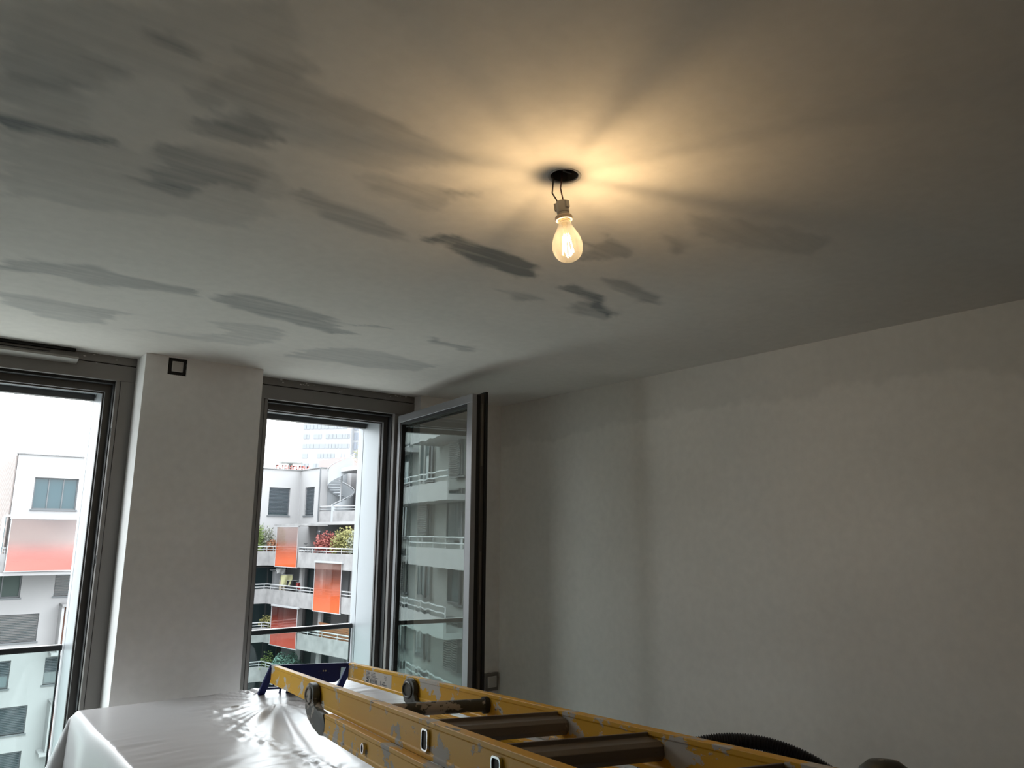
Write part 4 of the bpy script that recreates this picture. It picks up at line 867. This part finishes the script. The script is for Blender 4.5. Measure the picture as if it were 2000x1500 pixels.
# laundry and a pale cabinet on the middle balcony
zb = levels[1]+.22; o = thing('balcony_cabinet', 'pale cabinet standing on the middle balcony left of the drying laundry', 'cabinet', loc=(*at(21.85, 60.3), zb))
MB().box(-.42, .42, -.25, .25, 0, 2.0).build('body', M_railw, o); MB().box(-.015, .015, -.28, -.25, .05, 1.95).build('door_gap', M_winfr, o); MB().box(-.7, .5, -.45, .1, 2.08, 2.13).build('shelf', M_railw, o)
def cloth(label, az_, d, z0, w_, h, m, rot=-.4):
    t = thing('laundry', label, 'laundry', loc=(*onB(az_, d)[:2], z0)); t.rotation_euler = (0, 0, -math.radians(az_)); b = MB(); n = 12; V = []
    for i in range(n+1):
        for j in range(7): u = i/n; V.append(((u-.5)*w_*(1+.12*math.sin(j)), .05*math.sin(u*9+j*.5), -h*j/6*(1-.08*math.sin(u*7))))
    b.add(V, [(i*7+j, i*7+j+1, (i+1)*7+j+1, (i+1)*7+j) for i in range(n) for j in range(6)]); o = b.build('cloth', m, t); s_ = o.modifiers.new('t', 'SOLIDIFY'); s_.thickness = .02
    MB().tube([(-w_*.6, 0, .01), (w_*.6, 0, .01)], .015, 5).build('drying_rod', M_railw, t)
cloth('pale yellow towel hanging on the middle balcony', 22.38, .45, zb+1.85, .75, .75, col('pale_yellow_cloth', (.80, .78, .42)))
cloth('cream garment hanging beside the black cloth on the middle balcony', 22.12, .45, zb+1.45, .42, 1.1, col('cream_cloth', (.85, .74, .55)))
cloth('black cloth hanging on the middle balcony', 22.78, .8, zb+1.45, .70, 1.2, col('black_cloth', (.015, .015, .02)))
cloth('small red cloth right of the black cloth on the middle balcony', 23.22, .8, zb+1.35, .28, .45, col('red_cloth', (.5, .05, .05)))
cloth('white cloth high up beside the cabinet on the middle balcony', 21.95, .5, zb+2.25, .6, .35, col('white_cloth', (.8, .8, .8)))
o = thing('wooden_screen', 'orange-brown wooden balcony screen above our black handrail', 'screen', loc=(*onB(25.0, .35)[:2], levels[2]+.9)); o.rotation_euler = (0, 0, math.atan2(E.y, E.x))
for i in range(6): MB().box(-.2, 3.2, -.02, .02, .06+i*.14, .18+i*.14).build('plank', emat('orange_wood', (.50, .19, .06), .6) if i == 0 else bpy.data.materials['orange_wood'], o)
MB().box(-.3, 3.3, -.05, .05, .90, .98).build('top_rail', bpy.data.materials['orange_wood'], o)
# red roof sign rail and small chimney cowls on the far roof
t = thing('roof_sign', 'faded red lettering panels on the far flat roof', 'sign', loc=(24.2, 60.2, RZ-.05))
M_sign = emat('faded_sign_red', (.85, .22, .18), .7); M_cowl = emat('roof_grey', (.5, .52, .5), .7); x = -.9; r = random.Random(9)
for i in range(12):
    w_ = r.uniform(.14, .24); b = MB(); b.box(x, x+w_*.35, 0, .06, .15, .72)
    if i % 3 != 1: b.box(x, x+w_, 0, .06, .60, .72)
    if i % 2: b.box(x, x+w_, 0, .06, .36, .46)
    if i % 3 == 0: b.box(x, x+w_, 0, .06, .15, .25)
    b.build('letter', M_sign, t); x += w_+.06
MB().box(-1, x, .06, .10, .1, .14).build('sign_rail', M_sign, t)
t = thing('roof_vent', 'low grey vent hood above the red roof letters', 'roof vent', loc=(24.9, 61.2, RZ-.05)); MB().box(-.9, .9, -.4, .4, .95, 1.08).build('hood', M_cowl, t); MB().box(-.12, .12, -.2, .2, 0, .95).build('stack', M_cowl, t)
# distant high-rise, its haze put into the pale wall and window colours
TW = thing('office_tower', 'pale hazy high-rise with rows of windows far behind the roofs', 'building')
D_ = 262.0; cx0, cy0 = at(22.85, D_); cx1, cy1 = at(26.4, D_-6); M_tw = emat('hazy_tower_white', (.68, .69, .72), .9); M_twg = emat('hazy_tower_glass', (.46, .49, .53), .8); M_twg2 = emat('hazy_tower_glass_blue', (.43, .47, .55), .8)
uv = Vector((cx1-cx0, cy1-cy0, 0)); wt = uv.length; uv.normalize()
nb = Vector((-uv.y, uv.x, 0))
PT = lambda u, z_, d=0: tuple(Vector((cx0, cy0, 0))+uv*u+nb*d+Vector((0, 0, z_)))
b = MB(); pbox(b, PT, 0, wt, -18, 50, 0, 14); b.build('tower_body', M_tw, TW)
b = MB(); pbox(b, PT, wt, wt+9, -18, 44, 2, 14); b.build('tower_wing', M_tw, TW)
r = random.Random(21)
for k in range(9):
    z_ = 13.2+k*3.3; u = .4
    while u < wt-.5:
        w_ = r.choice((1.0, 1.3, 1.3, 2.0)); w_ = min(w_, wt-.3-u)
        if r.random() > .13:
            b = MB(); pbox(b, PT, u, u+w_-.15, z_, z_+1.45, -.15, 0); b.build('window', M_twg, TW)
        u += w_
    u = wt+.4
    while u < wt+8.4: b = MB(); pbox(b, PT, u, u+.95, z_-.3, z_+2.2, 1.85, 2); b.build('window', M_twg2, TW); u += 1.15
# ---- wing on our own side of the court (outside the direct view; it is what the open sash mirrors)
Dd = thing('apartment_building', 'grey and white balcony flats mirrored in the open sash', 'building')
XD = -9.5; hD = []
for k in range(8):
    z0 = -15.3+k*2.8
    for y_ in (1.6, 5.5, 9.5, 13, 17, 21, 25.5): hD.append((y_, y_+(1.3 if k % 2 else 1.6), z0, z0+2.2, 'pane' if (k+int(y_)) % 3 else 'blindl'))
M_dw = emat('grey_white_render', (.66, .68, .66), .85, var=.06, vscale=.4)
facade(Dd, (XD, 25, 0), (0, 1, 0), 0, 31, -18, 7.4, hD, M_dw, depth=-.22)
slab('body', M_dw, Dd, XD-9, XD-.7, 25.1, 56, -18, 7.4)
for k in range(-5, 3):
    z0 = .55+k*2.8
    for ya, yb in (((26, 34), (37, 43)) if k % 2 == 0 else ((29, 39), (45, 50))):
        slab('balcony_floor', M_white, Dd, XD, XD+1.5, ya, yb, z0-.25, z0); slab('parapet', M_white, Dd, XD+1.4, XD+1.5, ya, yb, z0, z0+.55)
        b = MB()
        for hz in (.75, 1.0): b.tube([(XD+1.45, ya, z0+hz), (XD+1.45, yb, z0+hz)], .035, 6)
        n = int((yb-ya)/1.5)
        for q in range(n+1): b.tube([(XD+1.45, ya+(yb-ya)*q/n, z0+.5), (XD+1.45, ya+(yb-ya)*q/n, z0+1.0)], .025, 5)
        b.build('handrail', M_railw, Dd)
